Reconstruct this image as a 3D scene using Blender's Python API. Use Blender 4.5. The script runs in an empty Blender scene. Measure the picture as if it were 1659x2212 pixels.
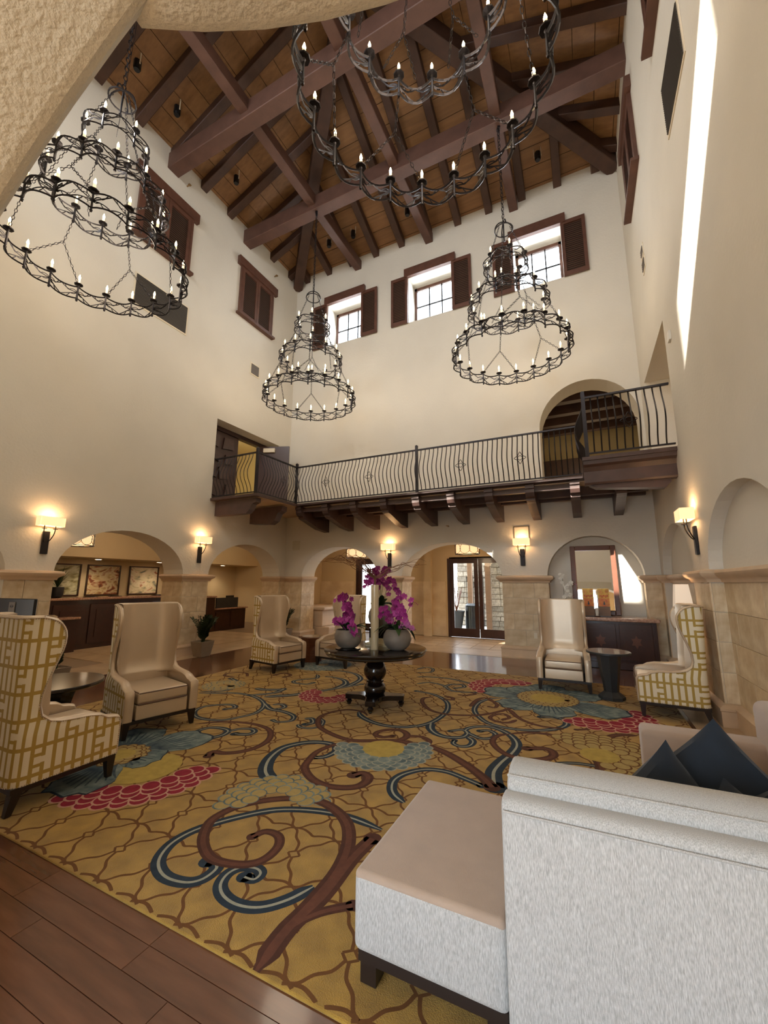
import bpy, math, random
from mathutils import Vector, Matrix
R = random.Random(7)
PI = math.pi
SC = bpy.context.scene
COL = SC.collection
# ---------------------------------------------------------------- camera
F_PX, YAW, PITCH, ROLL = 878.5, math.radians(-26.1), math.radians(9.9), math.radians(0.25)
CAM = (0.0, 0.0, 1.60)
_f = Vector((math.sin(YAW)*math.cos(PITCH), math.cos(YAW)*math.cos(PITCH), math.sin(PITCH)))
_r = Vector((math.cos(YAW), -math.sin(YAW), 0)); _u = _r.cross(_f)
_r2 = _r*math.cos(ROLL) + _u*math.sin(ROLL); _u2 = _u*math.cos(ROLL) - _r*math.sin(ROLL)
cd = bpy.data.cameras.new('camera'); cam = bpy.data.objects.new('camera', cd); COL.objects.link(cam)
cam.matrix_world = Matrix(((_r2.x, _u2.x, -_f.x, CAM[0]), (_r2.y, _u2.y, -_f.y, CAM[1]), (_r2.z, _u2.z, -_f.z, CAM[2]), (0, 0, 0, 1)))
cd.sensor_fit = 'VERTICAL'; cd.sensor_height = 36.0; cd.lens = 36.0*F_PX/2212.0; cd.clip_start = 0.05; cd.clip_end = 200
SC.camera = cam
# ---------------------------------------------------------------- world, sun, exposure
SC.view_settings.view_transform = 'Standard'; SC.view_settings.look = 'None'
SC.view_settings.gamma = 1.0; SC.view_settings.use_curve_mapping = False
SC.view_settings.exposure = 0.0
SC.cycles.max_bounces = 10; SC.cycles.diffuse_bounces = 6; SC.cycles.glossy_bounces = 4
SC.cycles.transparent_max_bounces = 12; SC.cycles.sample_clamp_indirect = 6.0; SC.cycles.use_denoising = True
SC.cycles.caustics_reflective = False; SC.cycles.caustics_refractive = False
W = bpy.data.worlds.new('world'); SC.world = W; W.use_nodes = True
_n = W.node_tree.nodes; _l = W.node_tree.links; _n.clear()
_o = _n.new('ShaderNodeOutputWorld'); _b = _n.new('ShaderNodeBackground')
_t = _n.new('ShaderNodeTexCoord'); _s = _n.new('ShaderNodeSeparateXYZ'); _c = _n.new('ShaderNodeValToRGB')
_c.color_ramp.elements[0].position = 0.45; _c.color_ramp.elements[0].color = (0.55, 0.52, 0.48, 1)
_c.color_ramp.elements[1].position = 0.62; _c.color_ramp.elements[1].color = (0.80, 0.90, 1.0, 1)
_m = _n.new('ShaderNodeMath'); _m.operation = 'MULTIPLY_ADD'; _m.inputs[1].default_value = 0.5; _m.inputs[2].default_value = 0.5
_l.new(_t.outputs['Generated'], _s.inputs[0]); _l.new(_s.outputs['Z'], _m.inputs[0]); _l.new(_m.outputs[0], _c.inputs[0])
_l.new(_c.outputs[0], _b.inputs[0]); _l.new(_b.outputs[0], _o.inputs[0]); _b.inputs[1].default_value = 7.5
def lamp(name, kind, loc, energy, color, direction=None, parent=None, **kw):
    d = bpy.data.lights.new(name, kind); d.energy = energy; d.color = color
    for k, v in kw.items(): setattr(d, k, v)
    o = bpy.data.objects.new(name, d); COL.objects.link(o); o.location = loc
    if direction is not None: o.rotation_euler = Vector(direction).to_track_quat('-Z', 'Y').to_euler()
    if parent is not None: o.parent = parent
    return o
SUNDIR = (0.382, 1.0, -0.79)
lamp('sun', 'SUN', (-4, -8, 16), 32.0, (1.0, 0.93, 0.82), SUNDIR, angle=math.radians(0.6))
DAY = (0.86, 0.93, 1.0)
# daylight at the real window openings (front wall high windows, back wall high windows, front hall, entrance)
for x in (-6.15, -3.36, -0.5):
    lamp('window_daylight', 'AREA', (x, -0.35, 9.65), 140, DAY, (0.1, 1, -0.35), shape='RECTANGLE', size=1.15, size_y=1.3)
    lamp('window_daylight', 'AREA', (x, 10.28, 9.65), 45, DAY, (0, -1, -0.3), shape='RECTANGLE', size=1.15, size_y=1.3)
lamp('hall_light', 'AREA', (-1.6, -3.9, 2.0), 165, (0.62, 0.82, 1.0), (0.0, 1, -0.12), shape='RECTANGLE', size=4.0, size_y=2.6)
lamp('entrance_daylight', 'AREA', (-2.95, 12.32, 1.3), 3, (0.85, 0.92, 1.0), (0, -1, 0), shape='RECTANGLE', size=1.6, size_y=2.0)
lamp('entrance_daylight', 'AREA', (-6.4, 12.2, 1.4), 4, (0.85, 0.92, 1.0), (0, -1, 0), shape='RECTANGLE', size=0.9, size_y=1.6)
lamp('hall_light', 'AREA', (0.3, 13.6, 5.0), 14, (1.0, 0.8, 0.5), (0, -1, 0), shape='RECTANGLE', size=1.6, size_y=1.0)  # warm area lamp inside the windowless upper hall, not daylight

# ---------------------------------------------------------------- materials
def newmat(name):
    m = bpy.data.materials.new(name); m.use_nodes = True
    return m, m.node_tree.nodes, m.node_tree.links, m.node_tree.nodes['Principled BSDF']
def lin(c):
    return tuple((x/12.92 if x <= 0.04045 else ((x+0.055)/1.055)**2.4) for x in c)
def rgb(r, g, b): return lin((r/255, g/255, b/255)) + (1,)
def mat(name, col, rough=0.6, metal=0.0, var=0.0, scale=(3, 3, 3), bump=0.0, bscale=60.0, col2=None, rnd=0.0, spec=0.5, emit=None, es=0.0, detail=4, sheen=0.0, coat=0.0):
    m, n, l, p = newmat(name)
    p.inputs['Roughness'].default_value = rough; p.inputs['Metallic'].default_value = metal
    p.inputs['Specular IOR Level'].default_value = spec; p.inputs['Base Color'].default_value = col
    if sheen: p.inputs['Sheen Weight'].default_value = sheen
    if coat: p.inputs['Coat Weight'].default_value = coat; p.inputs['Coat Roughness'].default_value = 0.08
    tc = n.new('ShaderNodeTexCoord'); src = None
    if var or col2:
        mp = n.new('ShaderNodeMapping'); mp.inputs['Scale'].default_value = scale; l.new(tc.outputs['Object'], mp.inputs[0])
        nz = n.new('ShaderNodeTexNoise'); nz.inputs['Scale'].default_value = 1.0; nz.inputs['Detail'].default_value = detail
        l.new(mp.outputs[0], nz.inputs['Vector'])
        cr = n.new('ShaderNodeValToRGB'); cr.color_ramp.elements[0].position = 0.3; cr.color_ramp.elements[1].position = 0.7
        c2 = col2 or tuple(min(1, c*(1+var)) for c in col[:3]) + (1,)
        c1 = col if col2 else tuple(c*(1-var) for c in col[:3]) + (1,)
        cr.color_ramp.elements[0].color = c1; cr.color_ramp.elements[1].color = c2
        l.new(nz.outputs['Fac'], cr.inputs[0]); src = cr.outputs[0]
    if rnd:
        oi = n.new('ShaderNodeObjectInfo'); hs = n.new('ShaderNodeHueSaturation')
        mr = n.new('ShaderNodeMapRange'); mr.inputs['To Min'].default_value = 1-rnd; mr.inputs['To Max'].default_value = 1+rnd
        l.new(oi.outputs['Random'], mr.inputs[0]); l.new(mr.outputs[0], hs.inputs['Value'])
        if src: l.new(src, hs.inputs['Color'])
        else: hs.inputs['Color'].default_value = col
        src = hs.outputs[0]
    if src: l.new(src, p.inputs['Base Color'])
    if bump:
        nb = n.new('ShaderNodeTexNoise'); nb.inputs['Scale'].default_value = bscale; nb.inputs['Detail'].default_value = 3
        l.new(tc.outputs['Object'], nb.inputs['Vector'])
        bp = n.new('ShaderNodeBump'); bp.inputs['Strength'].default_value = bump; bp.inputs['Distance'].default_value = 0.01
        l.new(nb.outputs['Fac'], bp.inputs['Height']); l.new(bp.outputs[0], p.inputs['Normal'])
    if emit: p.inputs['Emission Color'].default_value = emit; p.inputs['Emission Strength'].default_value = es
    return m
class X:   # tiny expression helper over math nodes
    def __init__(s, n, l): s.n, s.l = n, l
    def op(s, o, a, b=None, c=None):
        k = s.n.new('ShaderNodeMath'); k.operation = o
        for i, v in enumerate((a, b, c)):
            if v is None: continue
            if isinstance(v, (int, float)): k.inputs[i].default_value = v
            else: s.l.new(v, k.inputs[i])
        return k.outputs[0]
M = {}
M['plaster'] = mat('plaster', rgb(214, 208, 196), 0.8, var=0.05, scale=(.7, .7, .7), bump=0.35, bscale=26)
M['plaster_rough'] = mat('rough_plaster', rgb(200, 192, 172), 0.8, var=0.05, scale=(1.5, 1.5, 1.5), bump=0.45, bscale=85)
M['plaster_dark'] = mat('plaster_hall', rgb(206, 184, 146), 0.85, var=0.04, scale=(.7, .7, .7), bump=0.2, bscale=30)
M['stone'] = mat('travertine', rgb(196, 170, 132), 0.6, col2=rgb(224, 206, 174), scale=(2, 2, 2.5), bump=0.05, bscale=9, rnd=0.09)
M['joint'] = mat('stone_joint', rgb(190, 166, 130), 0.8)
M['trim'] = mat('stone_trim', rgb(206, 180, 150), 0.6, var=0.05, scale=(6, 6, 6))
M['tile'] = mat('floor_stone', rgb(176, 150, 118), 0.28, col2=rgb(206, 182, 150), scale=(3, 3, 3), rnd=0.10)
M['grout'] = mat('grout', rgb(140, 120, 98), 0.7)
M['beam'] = mat('stained_beam', rgb(80, 54, 44), 0.6, col2=rgb(96, 66, 54), scale=(4, 4, 4), bump=0.2, bscale=20)
M['rafter'] = mat('dark_rafter', rgb(60, 38, 28), 0.6, col2=rgb(76, 50, 37), scale=(4, 4, 4), bump=0.2, bscale=20)
M['deck'] = mat('ceiling_boards', rgb(120, 84, 50), 0.6, col2=rgb(140, 101, 62), scale=(1.2, 14, 14), bump=0.1, bscale=20, rnd=0.08)
M['balcwood'] = mat('balcony_wood', rgb(64, 47, 43), 0.45, col2=rgb(80, 60, 54), scale=(5, 5, 5), bump=0.1)
M['shutter'] = mat('shutter_wood', rgb(84, 54, 42), 0.5, col2=rgb(100, 66, 52), scale=(6, 6, 6))
M['plank'] = mat('floor_wood', rgb(84, 50, 34), 0.24, col2=rgb(112, 70, 48), scale=(1.6, 14, 14), rnd=0.13, coat=0.3)
M['plankbase'] = mat('floor_wood_base', rgb(84, 52, 38), 0.14, col2=rgb(108, 68, 46), scale=(1.0, 9, 9), coat=0.25)
M['iron'] = mat('wrought_iron', rgb(50, 47, 50), 0.38, metal=0.75, var=0.15, scale=(20, 20, 20))
M['ironblack'] = mat('black_iron', rgb(38, 36, 38), 0.4, metal=0.5)
M['espresso'] = mat('espresso_wood', rgb(24, 16, 14), 0.16, var=0.15, scale=(8, 8, 8), coat=0.3)
M['darkwood'] = mat('dark_cabinet', rgb(58, 32, 24), 0.3, var=0.15, scale=(8, 8, 8), coat=0.2)
M['mirrorwood'] = mat('mirror_frame_wood', rgb(96, 56, 38), 0.35, var=0.15, scale=(8, 8, 8))
M['legwood'] = mat('leg_wood', rgb(36, 26, 22), 0.35)
M['leather'] = mat('pearl_leather', rgb(214, 194, 168), 0.40, metal=0.4, var=0.04, scale=(3, 3, 3), bump=0.06, bscale=120, coat=0.15)
M['nail'] = mat('nailheads', rgb(210, 196, 176), 0.25, metal=0.9)
M['welt'] = mat('dark_welt', rgb(96, 66, 46), 0.5)
M['sofa'] = mat('sofa_tweed', rgb(156, 155, 152), 0.9, col2=rgb(202, 201, 199), scale=(420, 420, 55), bump=0.2, bscale=320, detail=2, sheen=0.3)
M['sofatop'] = mat('sofa_seat_fabric', rgb(172, 150, 132), 0.85, var=0.05, scale=(8, 8, 8), bump=0.15, bscale=260, sheen=0.4)
M['navy'] = mat('navy_velvet', rgb(6, 22, 36), 0.8, var=0.3, scale=(9, 9, 9), sheen=0.15)
M['carpet'] = mat('gold_carpet', rgb(146, 112, 40), 0.95, col2=rgb(178, 140, 56), scale=(7, 7, 7), bump=0.5, bscale=220, sheen=0.2)
M['c_trellis'] = mat('carpet_trellis', rgb(104, 66, 28), 0.95, var=0.1, scale=(30, 30, 30))
M['c_brown'] = mat('carpet_brown', rgb(76, 42, 28), 0.95, var=0.15, scale=(25, 25, 25))
M['c_brown2'] = mat('carpet_brown_light', rgb(98, 58, 42), 0.95, var=0.15, scale=(25, 25, 25))
M['c_blue'] = mat('carpet_blue', rgb(30, 46, 60), 0.95, var=0.2, scale=(25, 25, 25))
M['c_pale'] = mat('carpet_pale', rgb(156, 156, 140), 0.95, var=0.08, scale=(40, 40, 40))
M['c_petal'] = mat('carpet_petal', rgb(62, 84, 94), 0.95, col2=rgb(138, 150, 142), scale=(9, 9, 9))
M['c_petal2'] = mat('carpet_petal_shade', rgb(36, 54, 70), 0.95, col2=rgb(78, 96, 102), scale=(14, 14, 14))
M['c_red'] = mat('carpet_red', rgb(122, 16, 40), 0.95, col2=rgb(148, 28, 52), scale=(20, 20, 20))
M['c_pink'] = mat('carpet_pink', rgb(196, 150, 130), 0.95)
M['c_yellow'] = mat('carpet_yellow', rgb(176, 152, 76), 0.95, var=0.1, scale=(20, 20, 20))
M['c_beige'] = mat('carpet_beige', rgb(168, 146, 92), 0.95, var=0.1, scale=(20, 20, 20))
M['pot'] = mat('grey_ceramic', rgb(108, 100, 92), 0.55, col2=rgb(132, 124, 114), scale=(6, 6, 6), bump=0.1)
M['potstone'] = mat('planter_stone', rgb(140, 124, 104), 0.7, var=0.08, scale=(8, 8, 8))
M['leaf'] = mat('green_leaf', rgb(34, 58, 28), 0.4, col2=rgb(62, 88, 40), scale=(8, 8, 8))
M['leafdark'] = mat('dark_leaf', rgb(24, 42, 24), 0.4, col2=rgb(44, 66, 34), scale=(8, 8, 8))
M['orchid'] = mat('magenta_petal', rgb(146, 30, 120), 0.5, col2=rgb(188, 70, 160), scale=(22, 22, 22))
M['orchid2'] = mat('mauve_petal', rgb(120, 26, 92), 0.5, col2=rgb(160, 50, 128), scale=(22, 22, 22))
M['orchidp'] = mat('pale_mauve_petal', rgb(190, 110, 176), 0.5)
M['orchidw'] = mat('white_petal', rgb(236, 234, 226), 0.5)
M['twig'] = mat('curly_twig', rgb(112, 76, 52), 0.7)
M['cream'] = mat('cream_vase', rgb(206, 190, 156), 0.15, var=0.06, scale=(6, 6, 3), coat=0.6)
M['book'] = mat('cream_book_box', rgb(206, 190, 150), 0.5)
M['black'] = mat('black_plastic', rgb(18, 18, 20), 0.35)
M['white'] = mat('white_card', rgb(228, 226, 220), 0.6)
M['greypanel'] = mat('grey_panel', rgb(118, 112, 106), 0.6)
M['vent'] = mat('dark_grille', rgb(72, 66, 60), 0.6)
M['ventframe'] = mat('cream_metal', rgb(226, 214, 190), 0.5)
M['brass'] = mat('brass', rgb(160, 130, 90), 0.3, metal=0.9)
M['granite'] = mat('granite', rgb(140, 100, 82), 0.2, col2=rgb(196, 160, 138), scale=(30, 30, 30), coat=0.3)
M['flame'] = mat('lit_bulb', rgb(255, 220, 150), 0.4, emit=(1.0, 0.72, 0.36, 1), es=26)
M['candle'] = mat('candle_sleeve', rgb(238, 226, 200), 0.5, emit=(1.0, 0.75, 0.45, 1), es=0.9)
M['shade'] = mat('lit_shade', rgb(240, 214, 170), 0.8, emit=(1.0, 0.62, 0.32, 1), es=1.15)
M['shadew'] = mat('lit_shade_pale', rgb(240, 226, 206), 0.8, emit=(1.0, 0.80, 0.62, 1), es=0.35)
M['downlight'] = mat('lit_downlight', rgb(255, 230, 190), 0.5, emit=(1.0, 0.82, 0.6, 1), es=12)
M['mirror'] = mat('mirror_glass', (0.9, 0.9, 0.9, 1), 0.02, metal=1.0)
M['yellowwall'] = mat('yellow_wall', rgb(200, 182, 136), 0.8)
M['leafdoor'] = mat('dark_door', rgb(74, 56, 54), 0.28, var=0.08, scale=(4, 4, 4), coat=0.3)
M['doorcarve'] = mat('carved_door', rgb(62, 42, 38), 0.4, var=0.1, scale=(6, 6, 6))
M['gravel'] = mat('courtyard_paving', rgb(196, 194, 188), 0.8, var=0.08, scale=(4, 4, 4))
M['wallstone'] = mat('rubble_stone', rgb(120, 114, 106), 0.85, col2=rgb(196, 190, 180), scale=(7, 7, 7), bump=0.5, bscale=14, rnd=0.3)
M['gold'] = mat('gold_panel', rgb(206, 150, 30), 0.4, col2=rgb(236, 196, 60), scale=(18, 18, 18))
M['orange'] = mat('orange_panel', rgb(206, 92, 30), 0.4, col2=rgb(226, 150, 40), scale=(25, 25, 25))
M['redp'] = mat('red_lettering', rgb(196, 40, 30), 0.5)
M['palewood'] = mat('pale_wood', rgb(122, 94, 72), 0.5, var=0.1, scale=(4, 4, 20))
M['stump'] = mat('stump_wood', rgb(84, 46, 28), 0.45, col2=rgb(112, 66, 42), scale=(6, 6, 20))
M['glossytop'] = mat('glossy_top', rgb(150, 140, 128), 0.12, coat=0.6)
M['slate'] = mat('slate_pedestal', rgb(44, 46, 48), 0.45, var=0.1, scale=(8, 8, 8))
M['soffitwood'] = mat('hall_ceiling_wood', rgb(60, 36, 26), 0.6, var=0.1)
def glassmat():
    m = bpy.data.materials.new('window_glass'); m.use_nodes = True; n = m.node_tree.nodes; l = m.node_tree.links; n.clear()
    o = n.new('ShaderNodeOutputMaterial'); a = n.new('ShaderNodeBsdfTransparent'); g = n.new('ShaderNodeBsdfGlossy'); x = n.new('ShaderNodeMixShader')
    f = n.new('ShaderNodeFresnel'); f.inputs[0].default_value = 1.3; g.inputs['Roughness'].default_value = 0.02
    l.new(f.outputs[0], x.inputs[0]); l.new(a.outputs[0], x.inputs[1]); l.new(g.outputs[0], x.inputs[2]); l.new(x.outputs[0], o.inputs[0])
    return m
M['glass'] = glassmat()
def fretmat():   # cream cloth with a woven gold fretwork, in the chair's own coordinates
    m, n, l, p = newmat('fretwork_fabric'); e = X(n, l)
    tc = n.new('ShaderNodeTexCoord'); s = n.new('ShaderNodeSeparateXYZ'); l.new(tc.outputs['Object'], s.inputs[0])
    u = e.op('DIVIDE', e.op('ADD', e.op('ADD', s.outputs[0], s.outputs[1]), 10.0), 0.069)
    v = e.op('DIVIDE', e.op('ADD', s.outputs[2], 10.0), 0.186)
    iu = e.op('FLOOR', u); fu = e.op('FRACT', u); fv = e.op('FRACT', v); iv = e.op('FLOOR', v)
    vline = e.op('LESS_THAN', fu, 0.38); hline = e.op('LESS_THAN', fv, 0.14)
    par = e.op('MULTIPLY', e.op('MODULO', iv, 2.0), 3.0)
    k = e.op('MODULO', e.op('ADD', iu, par), 6.0)
    mot = e.op('LESS_THAN', e.op('ABSOLUTE', e.op('SUBTRACT', k, 1.0)), 1.5)      # columns 0..2 carry the motif
    mid = e.op('LESS_THAN', e.op('ABSOLUTE', e.op('SUBTRACT', k, 1.0)), 0.5)
    b1 = e.op('LESS_THAN', e.op('ABSOLUTE', e.op('SUBTRACT', fv, 0.38)), 0.06)
    b2 = e.op('LESS_THAN', e.op('ABSOLUTE', e.op('SUBTRACT', fv, 0.76)), 0.06)
    bars = e.op('MULTIPLY', e.op('MAXIMUM', b1, b2), mid)
    band = e.op('LESS_THAN', e.op('ABSOLUTE', e.op('SUBTRACT', fv, 0.57)), 0.11)
    cross = e.op('MULTIPLY', band, mid)
    g = e.op('MAXIMUM', e.op('MULTIPLY', vline, e.op('SUBTRACT', 1.0, cross)), e.op('MAXIMUM', hline, bars))
    mx = n.new('ShaderNodeMix'); mx.data_type = 'RGBA'
    mx.inputs[6].default_value = rgb(232, 220, 192); mx.inputs[7].default_value = rgb(176, 146, 70)
    l.new(g, mx.inputs[0]); l.new(mx.outputs[2], p.inputs['Base Color']); p.inputs['Roughness'].default_value = 0.75
    return m
M['fret'] = fretmat()
def paintmat(name, cols, sc):
    m, n, l, p = newmat(name); tc = n.new('ShaderNodeTexCoord'); mp = n.new('ShaderNodeMapping'); mp.inputs['Scale'].default_value = sc
    nz = n.new('ShaderNodeTexNoise'); nz.inputs['Scale'].default_value = 1.6; nz.inputs['Detail'].default_value = 6; nz.inputs['Distortion'].default_value = 1.2
    cr = n.new('ShaderNodeValToRGB'); el = cr.color_ramp.elements
    while len(el) < len(cols): el.new(0.5)
    for i, c in enumerate(cols): el[i].position = 0.3 + 0.4*i/(len(cols)-1); el[i].color = rgb(*c)
    l.new(tc.outputs['Object'], mp.inputs[0]); l.new(mp.outputs[0], nz.inputs['Vector']); l.new(nz.outputs['Fac'], cr.inputs[0]); l.new(cr.outputs[0], p.inputs['Base Color'])
    return m
M['paint1'] = paintmat('landscape_green', [(70, 66, 40), (150, 140, 96), (206, 200, 168), (120, 112, 80)], (1, 1.2, 3))
M['paint2'] = paintmat('landscape_rust', [(120, 52, 30), (190, 160, 110), (214, 196, 156), (150, 80, 46), (90, 60, 40)], (1, 1.6, 3))
M['paint3'] = paintmat('landscape_blue', [(60, 84, 96), (206, 190, 150), (228, 214, 186), (176, 100, 60)], (1, 1.6, 3))

# ---------------------------------------------------------------- mesh helpers
class MB:
    def __init__(s): s.v = []; s.f = []; s.mi = []; s.mats = []
    def slot(s, m):
        if m not in s.mats: s.mats.append(m)
        return s.mats.index(m)
    def add(s, vs, fs, m=None):
        b = len(s.v); s.v += [tuple(x) for x in vs]; s.f += [tuple(i+b for i in f) for f in fs]
        s.mi += [s.slot(m) if m else 0]*len(fs); return s
    def box(s, a, b, m=None):
        (x0, y0, z0), (x1, y1, z1) = a, b
        return s.add([(x0,y0,z0),(x1,y0,z0),(x1,y1,z0),(x0,y1,z0),(x0,y0,z1),(x1,y0,z1),(x1,y1,z1),(x0,y1,z1)],
                     [(0,3,2,1),(4,5,6,7),(0,1,5,4),(1,2,6,5),(2,3,7,6),(3,0,4,7)], m)
    def bar(s, a, b, w, h, m=None, up=(0, 0, 1)):   # square bar from a to b
        a = Vector(a); b = Vector(b); d = (b-a).normalized(); sd = d.cross(Vector(up))
        if sd.length < 1e-5: sd = Vector((1, 0, 0))
        sd.normalize(); u = sd.cross(d).normalized()
        vs = [p + sd*i*w/2 + u*j*h/2 for p in (a, b) for i, j in ((-1,-1),(1,-1),(1,1),(-1,1))]
        return s.add(vs, [(0,1,2,3),(7,6,5,4),(0,4,5,1),(1,5,6,2),(2,6,7,3),(3,7,4,0)], m)
    def tube(s, pts, r, n=5, m=None, closed=False):
        pts = [Vector(p) for p in pts]; N = len(pts); rs = r if isinstance(r, (list, tuple)) else [r]*N
        vs = []; prev = None
        for i, p in enumerate(pts):
            if closed: d = pts[(i+1) % N] - pts[i-1]
            else: d = pts[min(i+1, N-1)] - pts[max(i-1, 0)]
            d = d.normalized() if d.length > 1e-9 else Vector((0, 0, 1))
            if prev is None:
                ref = Vector((0, 0, 1)) if abs(d.z) < 0.9 else Vector((1, 0, 0)); sd = d.cross(ref).normalized()
            else:
                sd = (prev - d*prev.dot(d)); sd = sd.normalized() if sd.length > 1e-6 else d.orthogonal().normalized()
            prev = sd; u = d.cross(sd)
            vs += [p + (sd*math.cos(2*PI*k/n) + u*math.sin(2*PI*k/n))*rs[i] for k in range(n)]
        fs = []
        for i in range(N if closed else N-1):
            j = (i+1) % N
            fs += [(i*n+k, i*n+(k+1) % n, j*n+(k+1) % n, j*n+k) for k in range(n)]
        if not closed: fs += [tuple(range(n))[::-1], tuple((N-1)*n+k for k in range(n))]
        return s.add(vs, fs, m)
    def lathe(s, prof, n=20, c=(0, 0, 0), m=None, cap=True):
        vs = [(c[0]+r*math.cos(2*PI*k/n), c[1]+r*math.sin(2*PI*k/n), c[2]+z) for r, z in prof for k in range(n)]
        fs = [(i*n+k, i*n+(k+1) % n, (i+1)*n+(k+1) % n, (i+1)*n+k) for i in range(len(prof)-1) for k in range(n)]
        if cap: fs += [tuple(range(n))[::-1], tuple((len(prof)-1)*n+k for k in range(n))]
        return s.add(vs, fs, m)
    def prism(s, poly, axis, a, b, m=None):   # polygon in the two other axes, extruded along axis
        def P(u, v, w): return {0: (w, u, v), 1: (u, w, v), 2: (u, v, w)}[axis]
        n = len(poly); vs = [P(u, v, a) for u, v in poly] + [P(u, v, b) for u, v in poly]
        fs = [tuple(range(n))[::-1], tuple(range(n, 2*n))] + [(i, (i+1) % n, n+(i+1) % n, n+i) for i in range(n)]
        return s.add(vs, fs, m)
    def grid(s, rows, m=None, closed=False):
        n = len(rows[0]); vs = [p for r in rows for p in r]
        return s.add(vs, [(i*n+k, i*n+(k+1) % n, (i+1)*n+(k+1) % n, (i+1)*n+k) for i in range(len(rows)-1) for k in range(n if closed else n-1)], m)
    def mesh(s, name, m=None, smooth=False):
        me = bpy.data.meshes.new(name); me.from_pydata(s.v, [], s.f); me.validate(); me.update()
        for mm in ([m] if m else []) + s.mats: me.materials.append(M[mm] if isinstance(mm, str) else mm)
        if s.mats and not m and len(s.mi) == len(me.polygons): me.polygons.foreach_set('material_index', s.mi)
        if smooth: me.polygons.foreach_set('use_smooth', [True]*len(me.polygons)); me.set_sharp_from_angle(angle=math.radians(38)) if hasattr(me, 'set_sharp_from_angle') else None
        return me
    def build(s, name, m=None, parent=None, smooth=False, loc=(0, 0, 0), kind=None):
        return link(name, s.mesh(name, m, smooth), parent, loc, kind=kind)
def link(name, me, parent=None, loc=(0, 0, 0), rz=0, kind=None, scale=None):
    o = bpy.data.objects.new(name, me); COL.objects.link(o); o.location = loc
    if rz: o.rotation_euler = (0, 0, rz)
    if scale: o.scale = scale
    if parent is not None: o.parent = parent
    if kind: o['kind'] = kind
    return o
def tag(o, label, cat, group=None):
    o['label'] = label; o['category'] = cat
    if group: o['group'] = group
    return o
def thing(name, label, cat, loc=(0, 0, 0), rz=0, group=None):
    o = bpy.data.objects.new(name, None); COL.objects.link(o); o.location = loc; o.rotation_euler = (0, 0, rz); o.empty_display_size = 0.1
    return tag(o, label, cat, group)
def dup(root, loc, rz, label=None, group=None):
    def cp(o, par):
        c = o.copy(); COL.objects.link(c); c.parent = par
        for ch in kids.get(o.name, []): cp(ch, c)
        return c
    kids = {}
    for o in COL.objects:
        if o.parent: kids.setdefault(o.parent.name, []).append(o)
    r = root.copy(); COL.objects.link(r); r.location = loc; r.rotation_euler = (0, 0, rz)
    if label: r['label'] = label
    if group: r['group'] = group
    for ch in kids.get(root.name, []): cp(ch, r)
    return r
def bevel(o, w, seg=2):
    md = o.modifiers.new('bevel', 'BEVEL'); md.width = w; md.segments = seg; md.limit_method = 'ANGLE'; md.angle_limit = math.radians(40)
    return o
def cat_rom(pts, k=6, closed=False):
    P = [Vector(p) if len(p) == 3 else Vector((p[0], p[1], 0)) for p in pts]; out = []
    n = len(P)
    for i in range(n if closed else n-1):
        if closed: a, b, c, d = P[i-1], P[i], P[(i+1) % n], P[(i+2) % n]
        else: a, b, c, d = P[max(i-1, 0)], P[i], P[i+1], P[min(i+2, n-1)]
        for j in range(k):
            t = j/k
            out.append(0.5*((2*b) + (c-a)*t + (2*a-5*b+4*c-d)*t*t + (3*b-a-3*c+d)*t*t*t))
    if not closed: out.append(P[-1])
    return out
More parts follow.
